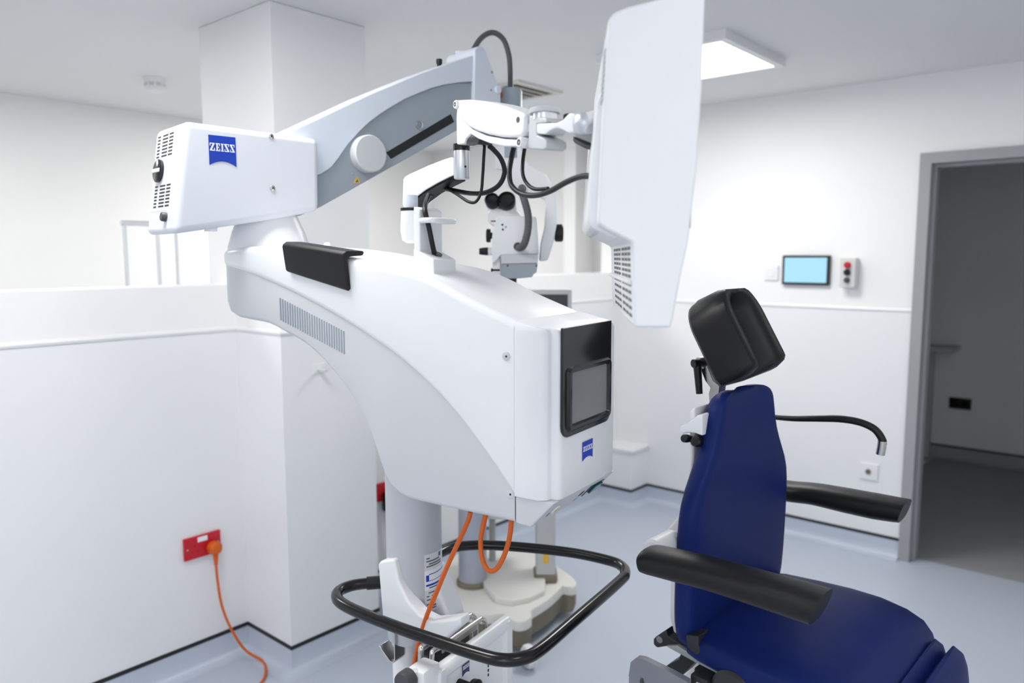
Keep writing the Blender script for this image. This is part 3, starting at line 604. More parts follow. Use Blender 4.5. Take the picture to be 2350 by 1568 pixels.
for px, py, y in ((1198, 433, -.03), (1188, 566, -.06)):
    obj('hose_socket', lathe(NB(), [(.0125, -.002), (.0125, .006), (.010, .008), (.010, -.001), (0, -.001)], hpt(px, py, y), -Vector(TH.col[1][:3]), 20), 'dark_grey', hdb)
# ================================================================== monitor arm on the microscope body
VN = .045
(s_f, z_f), (s_b, _), (s_m, _) = pl(997, 633, TE, VN), pl(949, 560, TE, VN), pl(964, 560, TE, VN)
zf1 = pl(997, 596, TE, VN)[1]; zf2 = pl(964, 576, TE, VN)[1]; zs = pl(955, 477, TE, VN)[1]
vf = plx(1047, 615, TE, s_f)[0]; vs_ = plx(1016, 550, TE, s_m)[0]
b = NB(); prism(b, [(s_b, z_f-.02), (s_m, z_f-.02), (s_m, zs-.004), (s_b, zs+.004)], VN, vs_, TE)
ma = obj('monitor_post', b, 'white_shell', MS, bevel=.004); tag(ma, 'short white post carrying the monitor arm')
b = NB(); prism(b, [(s_b-.0, z_f-.02), (s_f, z_f+.002), (s_f, zf1), (s_b-.0, zf2+.006)], VN-.0015, vf, TE); obj('post_foot', b, 'white_shell', ma, bevel=.003)
b = NB(); prism(b, [(s_b, z_f-.03), (s_f-.002, z_f-.014), (s_f-.002, z_f+.003), (s_b, z_f+.0)], VN+.0005, vf-.002, TE); obj('foot_gasket', b, 'arm_blue', ma)
obj('cable_hole', lathe(NB(), [(.010, -.004), (.010, .0016), (0, .0016)], e((s_f+s_m)/2-.002, (VN+vf)/2, (zf1+zf2)/2+.003), TE.to_3x3() @ Vector((zf2-zf1, 0, s_f-s_m)), 20), 'hose_grey', ma)
zr = pl(990, 505, TE, VN)[1]
lp = [(s_m-.004, VN+.006), (s_m+.016, VN+.002), (s_m+.026, VN+.006), (s_m+.030, VN+.02), (s_m+.030, vf-.006), (s_m+.024, vf+.008), (s_m+.010, vf+.008), (s_m-.004, vs_-.004)]
obj('cable_loop', tube(NB(), [e(x, y, zr) for x, y in lp], .0058, 10, 5), 'white_shell', ma)
sq_, _ = pl(944, 515, TE, .10); hb0 = e(sq_, .10, 0); z1 = pl(944, 481, TE, .10)[1]; z0 = pl(944, 552, TE, .10)[1]
obj('pivot_sleeve', lathe(NB(), [(.010, z0-.006), (.020, z0), (.0235, z0+.02), (.0215, z1)], hb0, n=24), 'white_shell', ma)
obj('pivot_ring', lathe(NB(), [(.0225, z1-.003), (.0225, z1+.003)], hb0, n=24), 'black_rubber', ma)
obj('pivot_hub', lathe(NB(), [(.015, z1), (.015, z1+.03)], hb0, n=24), 'arm_blue', ma)
a1 = at(932, 440, 1.76); a2 = at(1058, 380, 1.60); T1 = frame((a1.x, a1.y, 0), ((a2-a1).x, (a2-a1).y, 0))
A1 = [pl(x, y, T1, -.02) for x, y in ((930, 470), (932, 412), (936, 406), (944, 401), (990, 380), (1024, 367), (1044, 361), (1048, 366), (1048, 402), (1034, 408), (1010, 420), (980, 437), (955, 456), (934, 477))]
b = NB(); prism(b, A1, -.028, -.022, T1); prism(b, [(min(x, A1[7][0]-.022), z) for x, z in A1], .024, .030, T1)
A1t = A1[1:8]; A1t = [(min(x, A1[7][0]-.018), z) for x, z in A1t]; b2 = A1t+[(x, z-.006) for x, z in A1t[::-1]]; prism(b, b2, -.022, .024, T1)
lo = obj('lower_arm', b, 'white_shell', MS, bevel=.002)
A1u = [(min(x+.006, A1[7][0]-.026), z-.004) for x, z in A1[1:8]]+[(min(x-.004, A1[7][0]-.026), z-.004) for x, z in A1[9:]]
obj('arm_core', prism(NB(), A1u, -.020, .022, T1), 'black_rubber', lo)
for px, py in ((985, 445), (1000, 437), (1022, 428)):
    q = at(px, py, 1.70); obj('cable_clip', lathe(NB(), [(.007, -.012), (.0085, 0), (.007, .010)], q, (a2-a1), 14), 'black_rubber', lo)
sp = at(1059.5, 380, 1.57); sp.z = 0; zc = [at(1059, y, 1.57).z for y in (411, 347, 332)]
sl_ = obj('swivel_sleeve', lathe(NB(), [(.0148, zc[0]), (.0163, zc[0]+.002), (.0163, zc[1])], sp, n=28), 'silver', MS); tag(sl_, 'brushed silver cylinder')
obj('swivel_collar', lathe(NB(), [(.0172, zc[1]), (.0172, zc[2])], sp, n=28), 'black_gloss', sl_)
obj('set_screw', lathe(NB(), [(.0022, -.002), (.0022, .0006), (0, .0006)], sp+Vector((0, 0, at(1068, 388, 1.6).z))+Vector((-.2, -1, 0)).normalized()*0+(rt*.0085+Vector((fw.x, fw.y, 0)).normalized()*-.0142), (rt*.5-Vector((fw.x, fw.y, 0)).normalized()*.85), 10), 'black_slot', sl_)
# upper spring arm
c2 = at(1333, 288, 1.22); T2 = frame((sp.x, sp.y, 0), ((c2-sp).x, (c2-sp).y, 0))
def P2(lst, y=-.025): return [pl(x, y_, T2, y) for x, y_ in lst]
UP = P2([(1044, 236), (1052, 229), (1072, 228), (1100, 230), (1130, 235), (1160, 243), (1190, 254), (1204, 261), (1206, 270), (1204, 300), (1198, 313), (1180, 316), (1150, 315), (1120, 309), (1092, 300), (1070, 287), (1056, 272), (1046, 252)])
b = NB(); prism(b, UP, -.026, .026, T2); ua = obj('upper_arm', b, 'white_shell', MS, bevel=.007, seg=3); tag(ua, 'white rounded spring arm holding the monitor')
LK = P2([(1043, 240), (1056, 236), (1062, 280), (1078, 296), (1110, 310), (1150, 317), (1190, 320), (1204, 322), (1204, 336), (1150, 336), (1115, 328), (1090, 318), (1075, 308), (1064, 318), (1060, 330), (1042, 332), (1041, 270)])
b = NB(); prism(b, LK, -.020, .020, T2); obj('link_arm', b, 'white_shell', ua, bevel=.004)
b = NB(); prism(b, P2([(1062, 318), (1080, 306), (1092, 316), (1088, 330), (1075, 334), (1060, 334)]), -.016, .016, T2); obj('hinge_block', b, 'black_gloss', ua, bevel=.002)
yv = Vector(T2.col[1][:3])
for px, py, r in ((1048, 240, .0085), (1195, 327, .0095)):
    s, z = pl(px, py, T2, -.026); o = T2 @ Vector((s, -.022, z))
    obj('bolt_boss', lathe(NB(), [(r, -.044), (r, .006), (r*.85, .008), (0, .008)], o, -yv, 22), 'white_shell', ua)
    obj('bolt', lathe(NB(), [(r*.55, .007), (r*.55, .0086), (r*.3, .0086), (0, .0075)], o, -yv, 14), 'dark_grey', ua)
s, z = pl(1189, 275, T2, -.026); obj('bolt', lathe(NB(), [(.005, -.002), (.005, .0008), (.0025, .001), (0, .0004)], T2 @ Vector((s, -.026, z)), -yv, 14), 'dark_grey', ua)
BR = P2([(1208, 264), (1248, 270), (1250, 280), (1226, 284), (1226, 310), (1240, 316), (1248, 322), (1248, 338), (1240, 343), (1206, 341), (1196, 338), (1206, 320)])
b = NB(); prism(b, BR, -.020, .022, T2); br = obj('arm_knuckle', b, 'pale_shell', MS, bevel=.003)
s, z = pl(1248, 272, T2, 0); o = T2 @ Vector((s+.003, 0, 0)); zt_ = at(1250, 268, 1.36).z
obj('swivel_cap', lathe(NB(), [(.026, zt_-.005), (.027, zt_-.002), (.026, zt_+.003), (.02, zt_+.005)], o, n=30), 'pale_shell', br)
obj('swivel_disc', lathe(NB(), [(.021, zt_-.016), (.021, zt_-.005)], o, n=30), 'silver', br)
LN = P2([(1226, 288), (1232, 284), (1296, 284), (1312, 277), (1326, 262), (1340, 262), (1350, 285), (1340, 306), (1325, 308), (1312, 301), (1303, 297), (1292, 298), (1280, 304), (1272, 311), (1240, 309), (1228, 306)], 0)
b = NB(); prism(b, LN, -.019, .019, T2); ln = obj('tilt_link', b, 'white_shell', MS, bevel=.004)
s, z = pl(1250, 309, T2, 0); obj('pivot_washer', lathe(NB(), [(.012, -.003), (.012, .002)], T2 @ Vector((s, 0, z)), n=20), 'dark_grey', ln)
s, z = pl(1333, 283, T2, -.022); obj('tilt_disc', lathe(NB(), [(.0175, 0), (.0170, .003), (.0145, .0075), (.010, .010), (0, .0115)], T2 @ Vector((s, -.020, z)), -yv, 32), 'ball_silver', ln)
s, z = pl(1303, 270, T2, .0); obj('lock_knob', lathe(NB(), [(.006, -.008), (.0075, 0), (.0075, .007), (.005, .009), (0, .0092)], T2 @ Vector((s, .0, z-.003)), n=16), 'black_gloss', ln)
# cables of the arm
def cab_(pts, r, m='black_rubber', par=None): return obj('cable', tube(NB(), [at(*p) for p in pts], r, 10, 7), m, par or ua)
pc_ = []
for px, py, sx in ((1000, 592, (s_f+s_m)/2), (998, 586, (s_f+s_m)/2-.004), (992, 560, s_m+.016), (984, 520, s_m+.012), (977, 492, s_m+.010), (976, 470, s_m-.004), (984, 448, s_m-.03)):
    v_, z_ = plx(px, py, TE, sx); pc_.append(e(sx, v_, z_))
obj('cable', tube(NB(), pc_, .0055, 10, 7), 'black_rubber', ma)
cab_([(1018, 432, 1.67), (1040, 437, 1.64), (1080, 444, 1.60), (1115, 442, 1.56), (1145, 425, 1.54), (1158, 395, 1.53), (1150, 365, 1.52), (1132, 343, 1.51), (1122, 335, 1.51)], .0050)
cab_([(1022, 430, 1.665), (1050, 447, 1.60), (1075, 463, 1.56), (1092, 463, 1.55), (1104, 440, 1.55), (1108, 400, 1.54), (1110, 365, 1.53), (1112, 336, 1.53)], .0032)
cab_([(1180, 336, 1.45), (1174, 362, 1.44), (1169, 395, 1.43), (1174, 425, 1.42), (1195, 444, 1.40), (1225, 449, 1.37), (1260, 440, 1.33), (1300, 418, 1.28), (1335, 405, 1.24), (1368, 405, 1.20)], .0050)
cab_([(1205, 336, 1.43), (1200, 370, 1.42), (1200, 400, 1.41), (1210, 422, 1.40), (1228, 434, 1.38), (1258, 433, 1.345)], .0036)
# ================================================================== the monitor on the arm
TN = frame((-.54146, .92766, 0), (.80232, .59690, 0))
MO = empty('medical_monitor', TN @ Vector((0, .25, 1.48)), math.atan2(.59690, .80232))
tag(MO, 'large white monitor seen from its side on the swivel arm', 'monitor')
PR = [(-.006, 1.918), (-.041, 1.910), (-.058, 1.904), (-.066, 1.893), (-.068, 1.835), (-.071, 1.778), (-.074, 1.692), (-.077, 1.626), (-.066, 1.618), (-.030, 1.600), (-.028, 1.544), (-.025, 1.482), (.026, 1.482), (.036, 1.544), (.047, 1.603), (.055, 1.691), (.060, 1.805), (.061, 1.932), (.04, 1.930)]
b = NB(); prism(b, PR, 0, .50, TN); mh = obj('housing', b, 'white_shell', MO, bevel=.0045, seg=3)
b = NB(); prism(b, [(-.060, 1.84), (-.078, 1.80), (-.084, 1.72), (-.090, 1.632), (-.084, 1.622), (-.045, 1.605), (-.045, 1.84)], .06, .44, TN); bk = obj('rear_box', b, 'white_shell', MO, bevel=.004, seg=3)
for k in range(2):
    x0, z0 = -.078+.026*k, 1.6215-.009*k
    b = NB(); extr(b, [TN @ Vector((x0, .075, z0-.0035)), TN @ Vector((x0+.006, .075, z0-.0065)), TN @ Vector((x0+.006, .075, z0-.0005)), TN @ Vector((x0, .075, z0+.002))], Vector(TN.col[1][:3])*.35); obj('seam_groove', b, 'pale_shell', bk, smooth=False)
b = NB(); prism(b, [(.0535, 1.62), (.0565, 1.69), (.0615, 1.805), (.0625, 1.92), (.0605, 1.92), (.0595, 1.805), (.0545, 1.69), (.0515, 1.62)], .03, .47, TN); obj('screen', b, 'black_gloss', MO, smooth=False)
for z0, z1, n in ((1.592, 1.552, 6), (1.540, 1.496, 5)):
    for r_ in range(n):
        z = z0+(z1-z0)*r_/(n-1); x = interp([(1.482, -.025), (1.544, -.028), (1.60, -.030)], z)
        for g_ in range(2):
            for c_ in range(3):
                y = .03+g_*.20+c_*.060
                obj('vent_slot', box(NB(), x-.0006, x+.003, y, y+.044, z-.0022, z+.0022, TN), 'dark_grey', mh, smooth=False)
b = NB(); prism(b, [(-.029, 1.5485), (-.0335, 1.546), (-.033, 1.5415), (-.028, 1.5405)], .012, .49, TN); obj('vent_ridge', b, 'white_shell', mh, bevel=.001)
for k in range(9): obj('vent_slot', box(NB(), -.0695-.0004*k, -.066, .02, .06, 1.86-.008*k, 1.863-.008*k, TN), 'pale_shell', mh, smooth=False)
VP = [pl(x, y, TN, .2) for x, y in ((1328, 262), (1345, 254), (1378, 244), (1384, 330), (1372, 334), (1345, 322), (1322, 312), (1318, 288))]
b = NB(); prism(b, VP, .215, .26, TN); vp = obj('mounting_bracket', b, 'white_shell', MO, bevel=.003)
VP = [pl(x, y, TN, .2) for x, y in ((1316, 312), (1330, 318), (1366, 330), (1363, 336), (1345, 331), (1320, 318))]
b = NB(); prism(b, VP, .205, .25, TN); obj('bracket_pad', b, 'black_rubber', vp)
s, z = pl(1370, 406, TN, .2); obj('cable_boot', lathe(NB(), [(.0075, -.006), (.0075, .012)], TN @ Vector((s, .2, z)), TN.col[0][:3], 14), 'plastic_white', mh)
# ================================================================== orange leads under the microscope
t = empty('hanging_cable', e(-.1, .06, 1.077)); tag(t, 'orange mains cable hanging in a loop below the microscope body', 'power cable')
stp = [(1080, 1175), (1074, 1196), (1058, 1232), (1030, 1292), (1005, 1352), (980, 1412), (962, 1470), (950, 1530), (942, 1600)]
obj('strand', tube(NB(), [TE @ Vector((q[0], .06, q[1])) for q in [pl(x, y, TE, .06) for x, y in stp]]+[e(-.25, .0, .45), e(-.32, -.05, .2), e(-.36, -.1, .02)], .0052, 10), 'orange', t)
lpp = [(1116, 1178), (1108, 1210), (1103, 1245), (1106, 1280), (1116, 1304), (1128, 1311), (1142, 1303), (1157, 1275), (1168, 1240), (1173, 1205), (1174, 1182)]
obj('loop', tube(NB(), [TE @ Vector((q[0], .06, q[1])) for q in [pl(x, y, TE, .06) for x, y in lpp]], .0052, 10), 'orange', t)
# ================================================================== foot control panel hung on the hanger
SP = -.2; TP = frame(e(SP, 0, 0), VX)      # x along V, -y towards the front
FPn = empty('foot_control_panel', e(SP, .145, .3), math.atan2(FX.y, FX.x)); tag(FPn, 'white foot control panel hanging upright under the black push rail', 'foot control')
(v0, z0), (v1, z1) = plx(1000, 1540, TE, SP), plx(1168, 1432, TE, SP); zt2 = (z0+z1)/2+.012
print('pedal', v0, z0, v1, z1)
b = NB(); prismx(b, rrect(v0, v1, .36, zt2-.012, .02, 5), SP-.025, SP, TE); fp = obj('plate', b, 'white_shell', FPn, bevel=.004)
b = NB(); tube(b, [e(SP-.004, v0+.004, zt2-.016), e(SP-.004, (v0+v1)/2, zt2-.016), e(SP-.004, v1-.004, zt2-.016)], .017, 16, 2); obj('top_roll', b, 'white_shell', fp)
b = NB(); prismx(b, rrect(v1-.028, v1, .36, zt2-.004, .012, 4), SP-.01, SP+.012, TE); obj('side_rib', b, 'white_shell', fp, bevel=.004)
b = NB(); prismx(b, rrect(v0, v0+.026, .36, zt2-.004, .012, 4), SP-.01, SP+.012, TE); obj('side_rib', b, 'white_shell', fp, bevel=.004)
(a0, c0), (a1_, c1) = plx(1062, 1551, TE, SP+.002), plx(1077, 1517, TE, SP+.002)
badge(fp, frame(e(SP+.001, a0, (c0+c1)/2-.014), VX), a1_-a0, .030, 'logo_navy', 'dark blue badge with curved lower edge and white lettering ZEISS')
for k in range(4):
    v_, z_ = plx(1121, 1518+k*10.5, TE, SP+.001); obj('indicator', box(NB(), SP-.001, SP+.0012, v_-.002, v_+.002, z_-.003, z_+.003, TE), 'black_slot', fp, smooth=False)
v_, z_ = plx(1078, 1580, TE, SP+.03); obj('joystick', lathe(NB(), [(.012, -.03), (.012, 0), (.022, .006), (.024, .018), (.016, .026), (0, .028)], e(SP+.03, v_, z_), FX, 22), 'black_rubber', fp)
v_, z_ = plx(1112, 1584, TE, SP+.02); obj('knob', lathe(NB(), [(.010, -.03), (.010, .0), (.014, .004), (.012, .014), (0, .016)], e(SP+.02, v_, z_), FX, 18), 'black_rubber', fp)
v_, z_ = plx(950, 1562, TE, SP); obj('side_wheel', lathe(NB(), [(.0, -.016), (.019, -.016), (.021, -.010), (.021, .010), (.017, .014), (0, .014)], e(SP-.03, v_+.012, z_-.014), VX, 24), 'dark_grey', fp)
b = NB(); box(b, SP-.04, SP+.005, v_+.025, v0+.01, z_-.06, z_+.004, TE); obj('side_arm', b, 'white_shell', fp, bevel=.006)
v_, z_ = plx(972, 1551, TE, SP); obj('bolt_cap', lathe(NB(), [(.010, -.006), (.010, .006), (.007, .008), (0, .009)], e(SP-.02, v_, z_), n=16), 'box_grey', fp)
# ================================================================== treatment chair
C0 = Vector((-.7824, 1.7116, 0)); TC = frame(C0, (.99953, -.03053, 0))
def c(s, l, z): return TC @ Vector((s, l, z))
CH = empty('treatment_chair', c(.15, 0, 0), math.atan2(-.03053, .99953)); tag(CH, 'dark blue upholstered treatment chair with black headrest and armrests', 'chair')
def se(hx, hy, n=28, p=2.6):
    out = []
    for i in range(n):
        a = 2*math.pi*i/n; ca, sa = math.cos(a), math.sin(a)
        out.append((hx*math.copysign(abs(ca)**(2/p), ca), hy*math.copysign(abs(sa)**(2/p), sa)))
    return out
# backrest
BW = [(.695, .10), (.698, .17), (.704, .205), (.715, .225), (.735, .238), (.78, .248), (.90, .253), (.98, .252), (1.03, .245), (1.07, .226), (1.11, .196), (1.15, .170), (1.19, .153), (1.225, .143), (1.248, .132), (1.262, .112), (1.270, .082), (1.273, .04)]
BT = [(.695, .012), (.705, .030), (.725, .040), (.80, .043), (1.0, .040), (1.2, .036), (1.25, .032), (1.266, .022), (1.273, .008)]
b = NB(); rings = []
zs_ = [.695, .6965, .70, .705, .712, .722]+[.735+.03*i for i in range(17)]+[1.235]+[1.245, 1.255, 1.262, 1.267, 1.271, 1.273]
for z in sorted(zs_):
    w_, t_ = sinterp(BW, z), sinterp(BT, z); cx = .010+.02*(z-.7)
    rings.append([c(cx+x-(.010*(1-(y/w_)**2) if x > 0 else 0)+.012*(abs(y)/w_)**3, y, z+(.012*math.exp(-(y/.03)**2)*-1 if z > 1.25 and x < 0 else 0)) for x, y in se(t_, w_, 40, 3.2)])
loft(b, rings); obj('backrest', b, 'navy_vinyl', CH)
# seat
b = NB(); rings = []
for s, hw_, zt_, zb_ in ((.015, .17, .740, .70), (.018, .21, .750, .69), (.03, .235, .757, .682), (.06, .246, .762, .678), (.14, .258, .765, .672), (.22, .265, .767, .668), (.29, .265, .766, .662), (.35, .258, .758, .655), (.39, .246, .745, .652), (.412, .228, .726, .655), (.424, .205, .712, .662), (.428, .175, .70, .67)):
    h = (zt_-zb_)/2; rings.append([c(s, y, (zt_+zb_)/2+z+(.006*(1-(y/hw_)**2) if z > 0 else 0)) for y, z in se(hw_, h, 40, 3.6)])
loft(b, rings); obj('seat', b, 'navy_vinyl', CH)
# leg rest: two overlapping pads
for s0, z1, z0, t_, l_ in ((.430, .722, .40, .022, .215), (.466, .716, .36, .030, .222)):
    b = NB(); rings = []
    for u in [i/14 for i in range(15)]:
        z = z1+(z0-z1)*u; k = min(1, math.sqrt(max(.02, 1-(1-min(u*5, 1))**2)), math.sqrt(max(.02, 1-(1-min((1-u)*5, 1))**2)))
        rings.append([c(s0+.035*u+x, y, z) for x, y in se(t_*k, l_*(.75+.25*k), 32, 3.4)])
    loft(b, rings); obj('leg_rest_pad', b, 'navy_vinyl', CH)
# armrests
def arm(pts, l, lab):
    P_ = smooth_path([c(q[0], l, q[1]) for q in [pl(x, y, TC, l) for x, y, _ in pts]], 6)
    hs_ = [h for _, _, h in pts]; m = len(P_); rings = []
    for i, p in enumerate(P_):
        u = i/(m-1)*(len(hs_)-1); k = int(min(u, len(hs_)-2)); h = hs_[k]+(hs_[k+1]-hs_[k])*(u-k)
        t_ = (P_[min(i+1, m-1)]-P_[max(i-1, 0)]).normalized(); sd = Vector((-t_.y, t_.x, 0)).normalized(); uu = t_.cross(sd)*-1
        uu = sd.cross(t_)*-1
        e0 = min(1, .55+.45*min(1, i/4)); 
        rings.append([p+sd*y*e0-uu*z*e0+t_*(-.009*(z/h)*(1 if i > m-3 else 0)) for y, z in se(.044, h, 28, 2.5)])
    b = NB(); loft(b, rings); return obj('armrest', b, 'black_pad', CH)
arm([(1476, 1282, .020), (1500, 1285, .027), (1560, 1299, .028), (1640, 1319, .028), (1740, 1349, .029), (1830, 1376, .031), (1884, 1393, .031)], -.365, '')
arm([(1760, 1118, .024), (1815, 1128, .026), (1870, 1134, .027), (1940, 1148, .030), (2010, 1162, .031), (2076, 1173, .028)], .335, '')
for l_, px, py in ((-.33, 1545, 1262), (.32, 1790, 1135)):
    s, z = pl(px, py, TC, l_)
    obj('armrest_pivot', lathe(NB(), [(.026, -.06), (.026, .02), (.020, .026), (0, .027)], c(-.02, l_+(.05 if l_ < 0 else -.05), .945), TC.to_3x3() @ Vector((0, -1 if l_ < 0 else 1, 0)), 22), 'chair_white', CH)
# rear shell
def PC(lst, l): return [pl(x, y, TC, l) for x, y in lst]
SH = PC([(1617, 948), (1600, 962), (1586, 1005), (1582, 1070), (1574, 1130), (1562, 1178), (1530, 1215), (1518, 1238), (1522, 1250), (1536, 1275), (1536, 1420), (1545, 1458), (1590, 1470)], -.15)
SH = [(min(x, -.025), z) for x, z in SH]
b = NB(); prism(b, SH+[(-.012, SH[-1][1]), (-.012, SH[0][1]+.01)], -.15, .15, TC); sh = obj('rear_shell', b, 'chair_white', CH, bevel=.012, seg=3)
b = NB(); prism(b, PC([(1564, 985), (1566, 976), (1580, 972), (1604, 952), (1616, 950), (1616, 1000), (1600, 994), (1585, 992), (1568, 995)], -.16), -.168, -.12, TC); obj('wrapped_bracket', b, 'clear_plastic', sh, bevel=.004)
for px, py, r in ((1579, 1006, .0095), (1604, 1013, .0120)):
    s, z = pl(px, py, TC, -.16); obj('adjust_knob', lathe(NB(), [(r*.7, -.03), (r, .0), (r, .012), (r*.8, .015), (0, .0155)], c(s, -.165, z), (EYE-c(s, -.165, z)).cross(Vector((0, 0, 1)))*.6+(EYE-c(s, -.165, z)), 18), 'black_gloss', sh)
s, z = pl(1560, 1404, TC, -.17); obj('adjust_knob', lathe(NB(), [(.009, -.02), (.009, .012), (0, .014)], c(s, -.15, z), TC.to_3x3() @ Vector((-.6, -1, 0)), 14), 'black_rubber', sh)
# headrest
hx, hz = .0, 1.392; Ld = Vector((-.50, 0, .866)); Nd = Vector((.866, 0, .50))
b = NB(); rings = []; NT, NA = 26, 22
for i in range(NT+1):
    t_ = i/NT; L_ = -.105+.215*t_
    wv = .098 if t_ < .62 else .098*math.sqrt(max(.0, 1-((t_-.62)/.385)**2))
    wv *= min(1, .90+t_*1.5)
    wv = max(wv, .02); ring_ = []
    gr = 1.0 if t_ < .72 else max(0, 1-(t_-.72)/.20)
    gr = gr*gr*(3-2*gr)
    edge = min(1, math.sqrt(max(0, 1-(1-min(1, t_/.10))**2))*.25+.75) * (1 if t_ < .9 else math.sqrt(max(.05, 1-((t_-.9)/.105)**2)))
    for j in range(NA+1):
        a = -1+2*j/NA; rim = math.sqrt(max(0, 1-max(0, (abs(a)-.80)/.20)**2))
        h = .118*edge*(.72+.28*rim)*(1-.74*gr*math.exp(-(a/.34)**2))
        q = Vector((hx, 0, hz))+Ld*L_+Nd*(h-.05)+Vector((0, a*wv-.012, 0)); ring_.append(TC @ q)
    for j in range(NA+1):
        a = 1-2*j/NA; q = Vector((hx, 0, hz))+Ld*L_*.97+Nd*(-.05+.02*max(0, abs(a)-.7)/.3)+Vector((0, a*wv*.97-.012, 0)); ring_.append(TC @ q)
    rings.append(ring_)
loft(b, rings); hr = obj('headrest', b, 'black_pad', CH)
BRK = [pl(x, y, TC, 0) for x, y in ((1614, 842), (1630, 838), (1644, 872), (1659, 884), (1657, 900), (1660, 925), (1636, 930), (1634, 902), (1638, 888), (1626, 872))]
obj('headrest_bar', prism(NB(), BRK, -.018, .018, TC), 'steel', CH, bevel=.002)
s, z = pl(1609, 834, TC, -.01); jn = obj('headrest_joint', lathe(NB(), [(.010, -.03), (.0155, -.018), (.0165, 0), (.0155, .018), (.010, .024)], c(s, .0, z), TC.to_3x3() @ Vector((0, -1, 0)), 20), 'steel', CH)
lvp = [c(q[0], -.030, q[1]) for q in (pl(1600, 834, TC, -.030), pl(1602, 862, TC, -.030), pl(1605, 904, TC, -.030))]
obj('clamp_lever', tube(NB(), lvp, lambda u: .0108-.0028*u, 10, 4), 'black_rubber', CH)
lh = c(pl(1600, 834, TC, -.030)[0], -.030, lvp[0].z)
obj('lever_hub', tube(NB(), [lh+TC.to_3x3() @ Vector((-.004, -.012, 0)), lh, c(s, -.012, z)], .0105, 14, 2), 'black_rubber', CH)
# gooseneck lamp tube
gp = [pl(x, y, TC, .23) for x, y in ((1735, 953), (1768, 957), (1820, 961), (1880, 961), (1930, 962), (1975, 970), (2008, 986), (2025, 1010), (2025, 1022))]
gn = obj('gooseneck', tube(NB(), [c(s, .23, z) for s, z in gp], lambda u: .0055+.0035*min(1, u*2.2), 12), 'black_rubber', CH)
b = NB(); q0, q1, q2 = (c(*(lambda q: (q[0], .23, q[1]))(pl(x, y, TC, .23))) for x, y in ((2025, 1012), (2023, 1028), (2020, 1043))); tube(b, [q0, q1, q2], .0105, 16, 2); tag(obj('gooseneck_tip', b, 'steel', CH), 'ribbed chrome tip of the gooseneck')
# underframe
b = NB(); prism(b, PC([(1507, 1462), (1513, 1456), (1537, 1440), (1540, 1455), (1570, 1474), (1592, 1480), (1590, 1486), (1540, 1478), (1515, 1482), (1507, 1474)], -.20), -.215, -.185, TC); hg = obj('hinge_plate', b, 'chair_black', CH, bevel=.003)
s, z = pl(1514, 1468, TC, -.215); obj('hinge_pin', lathe(NB(), [(.008, -.002), (.008, .002), (.004, .003), (0, .003)], c(s, -.215, z), TC.to_3x3() @ Vector((0, -1, 0)), 16), 'chair_grey', hg)
b = NB(); prism(b, PC([(1574, 1456), (1604, 1460), (1604, 1480), (1612, 1500), (1600, 1506), (1582, 1492), (1575, 1475)], -.245), -.247, -.20, TC); obj('corner_block', b, 'chair_black', CH, bevel=.004)
b = NB(); prism(b, PC([(1534, 1478), (1562, 1477), (1600, 1500), (1668, 1534), (1720, 1562), (1712, 1570), (1660, 1544), (1600, 1514)], -.21), -.225, -.195, TC); obj('seat_rail', b, 'chair_rail', CH, bevel=.003)
b = NB(); prism(b, PC([(1567, 1496), (1580, 1502), (1605, 1512), (1570, 1548), (1525, 1535), (1530, 1528), (1545, 1518), (1562, 1510)], -.16), -.17, -.12, TC); obj('linkage', b, 'chair_black', CH, bevel=.003)
b = NB(); prism(b, PC([(1607, 1514), (1664, 1540), (1640, 1552), (1605, 1600), (1560, 1560)], -.10), -.10, .15, TC); obj('seat_frame', b, 'chair_white', CH, bevel=.004)
LV = PC([(1447, 1600), (1447, 1545), (1452, 1517), (1464, 1507), (1480, 1510), (1540, 1539), (1582, 1562), (1625, 1585), (1625, 1600)], -.29)
hc = pl(1478, 1562, TC, -.29); hr_ = [(hc[0]+.0065*math.cos(R(k)), hc[1]+.0105*math.sin(R(k))) for k in range(180, -181, -30)]
b = NB(); up_ = [LV[1]]+LV[2:7]+[(LV[6][0], hc[1])]+[(hc[0]+.0065*math.cos(R(k)), hc[1]+.0105*math.sin(R(k))) for k in range(0, 181, 30)]
up_[0] = (LV[1][0], hc[1])
prism(b, up_, -.298, -.282, TC)
dn = [(LV[0][0], hc[1])]+[(hc[0]+.0065*math.cos(R(k)), hc[1]+.0105*math.sin(R(k))) for k in range(180, 361, 30)]+[(LV[6][0], hc[1]), (LV[6][0], LV[0][1]-.03), (LV[0][0], LV[0][1]-.03)]
prism(b, dn, -.298, -.282, TC); lv = obj('side_lever_plate', b, 'chair_grey', CH)
s, z = pl(1612, 1565, TC, -.26); b = NB(); box(b, s-.022, s+.02, -.275, -.245, z-.03, z+.016, TC); sq = obj('control_block', b, 'chair_black', CH, bevel=.004)
obj('print', box(NB(), s-.006, s+.006, -.2756, -.274, z-.004, z+.004, TC), 'print_white', sq, smooth=False)
s, z = pl(1688, 1580, TC, -.24); obj('seat_pivot', lathe(NB(), [(.046, -.01), (.046, .015), (.040, .021), (0, .022)], c(s, -.245, z), TC.to_3x3() @ Vector((0, -1, 0)), 32), 'chair_black', CH)
obj('seat_pan', box(NB(), .03, .40, -.20, .20, .625, .655, TC), 'chair_black', CH, bevel=.004)
obj('pedestal', lathe(NB(), [(.14, .07), (.10, .10), (.085, .16), (.085, .50), (.10, .56), (.12, .63)], c(.15, 0, 0), n=28), 'chair_white', CH)
obj('floor_base', box(NB(), -.22, .40, -.26, .26, .0, .075, TC), 'chair_white', CH, bevel=.03, seg=3)
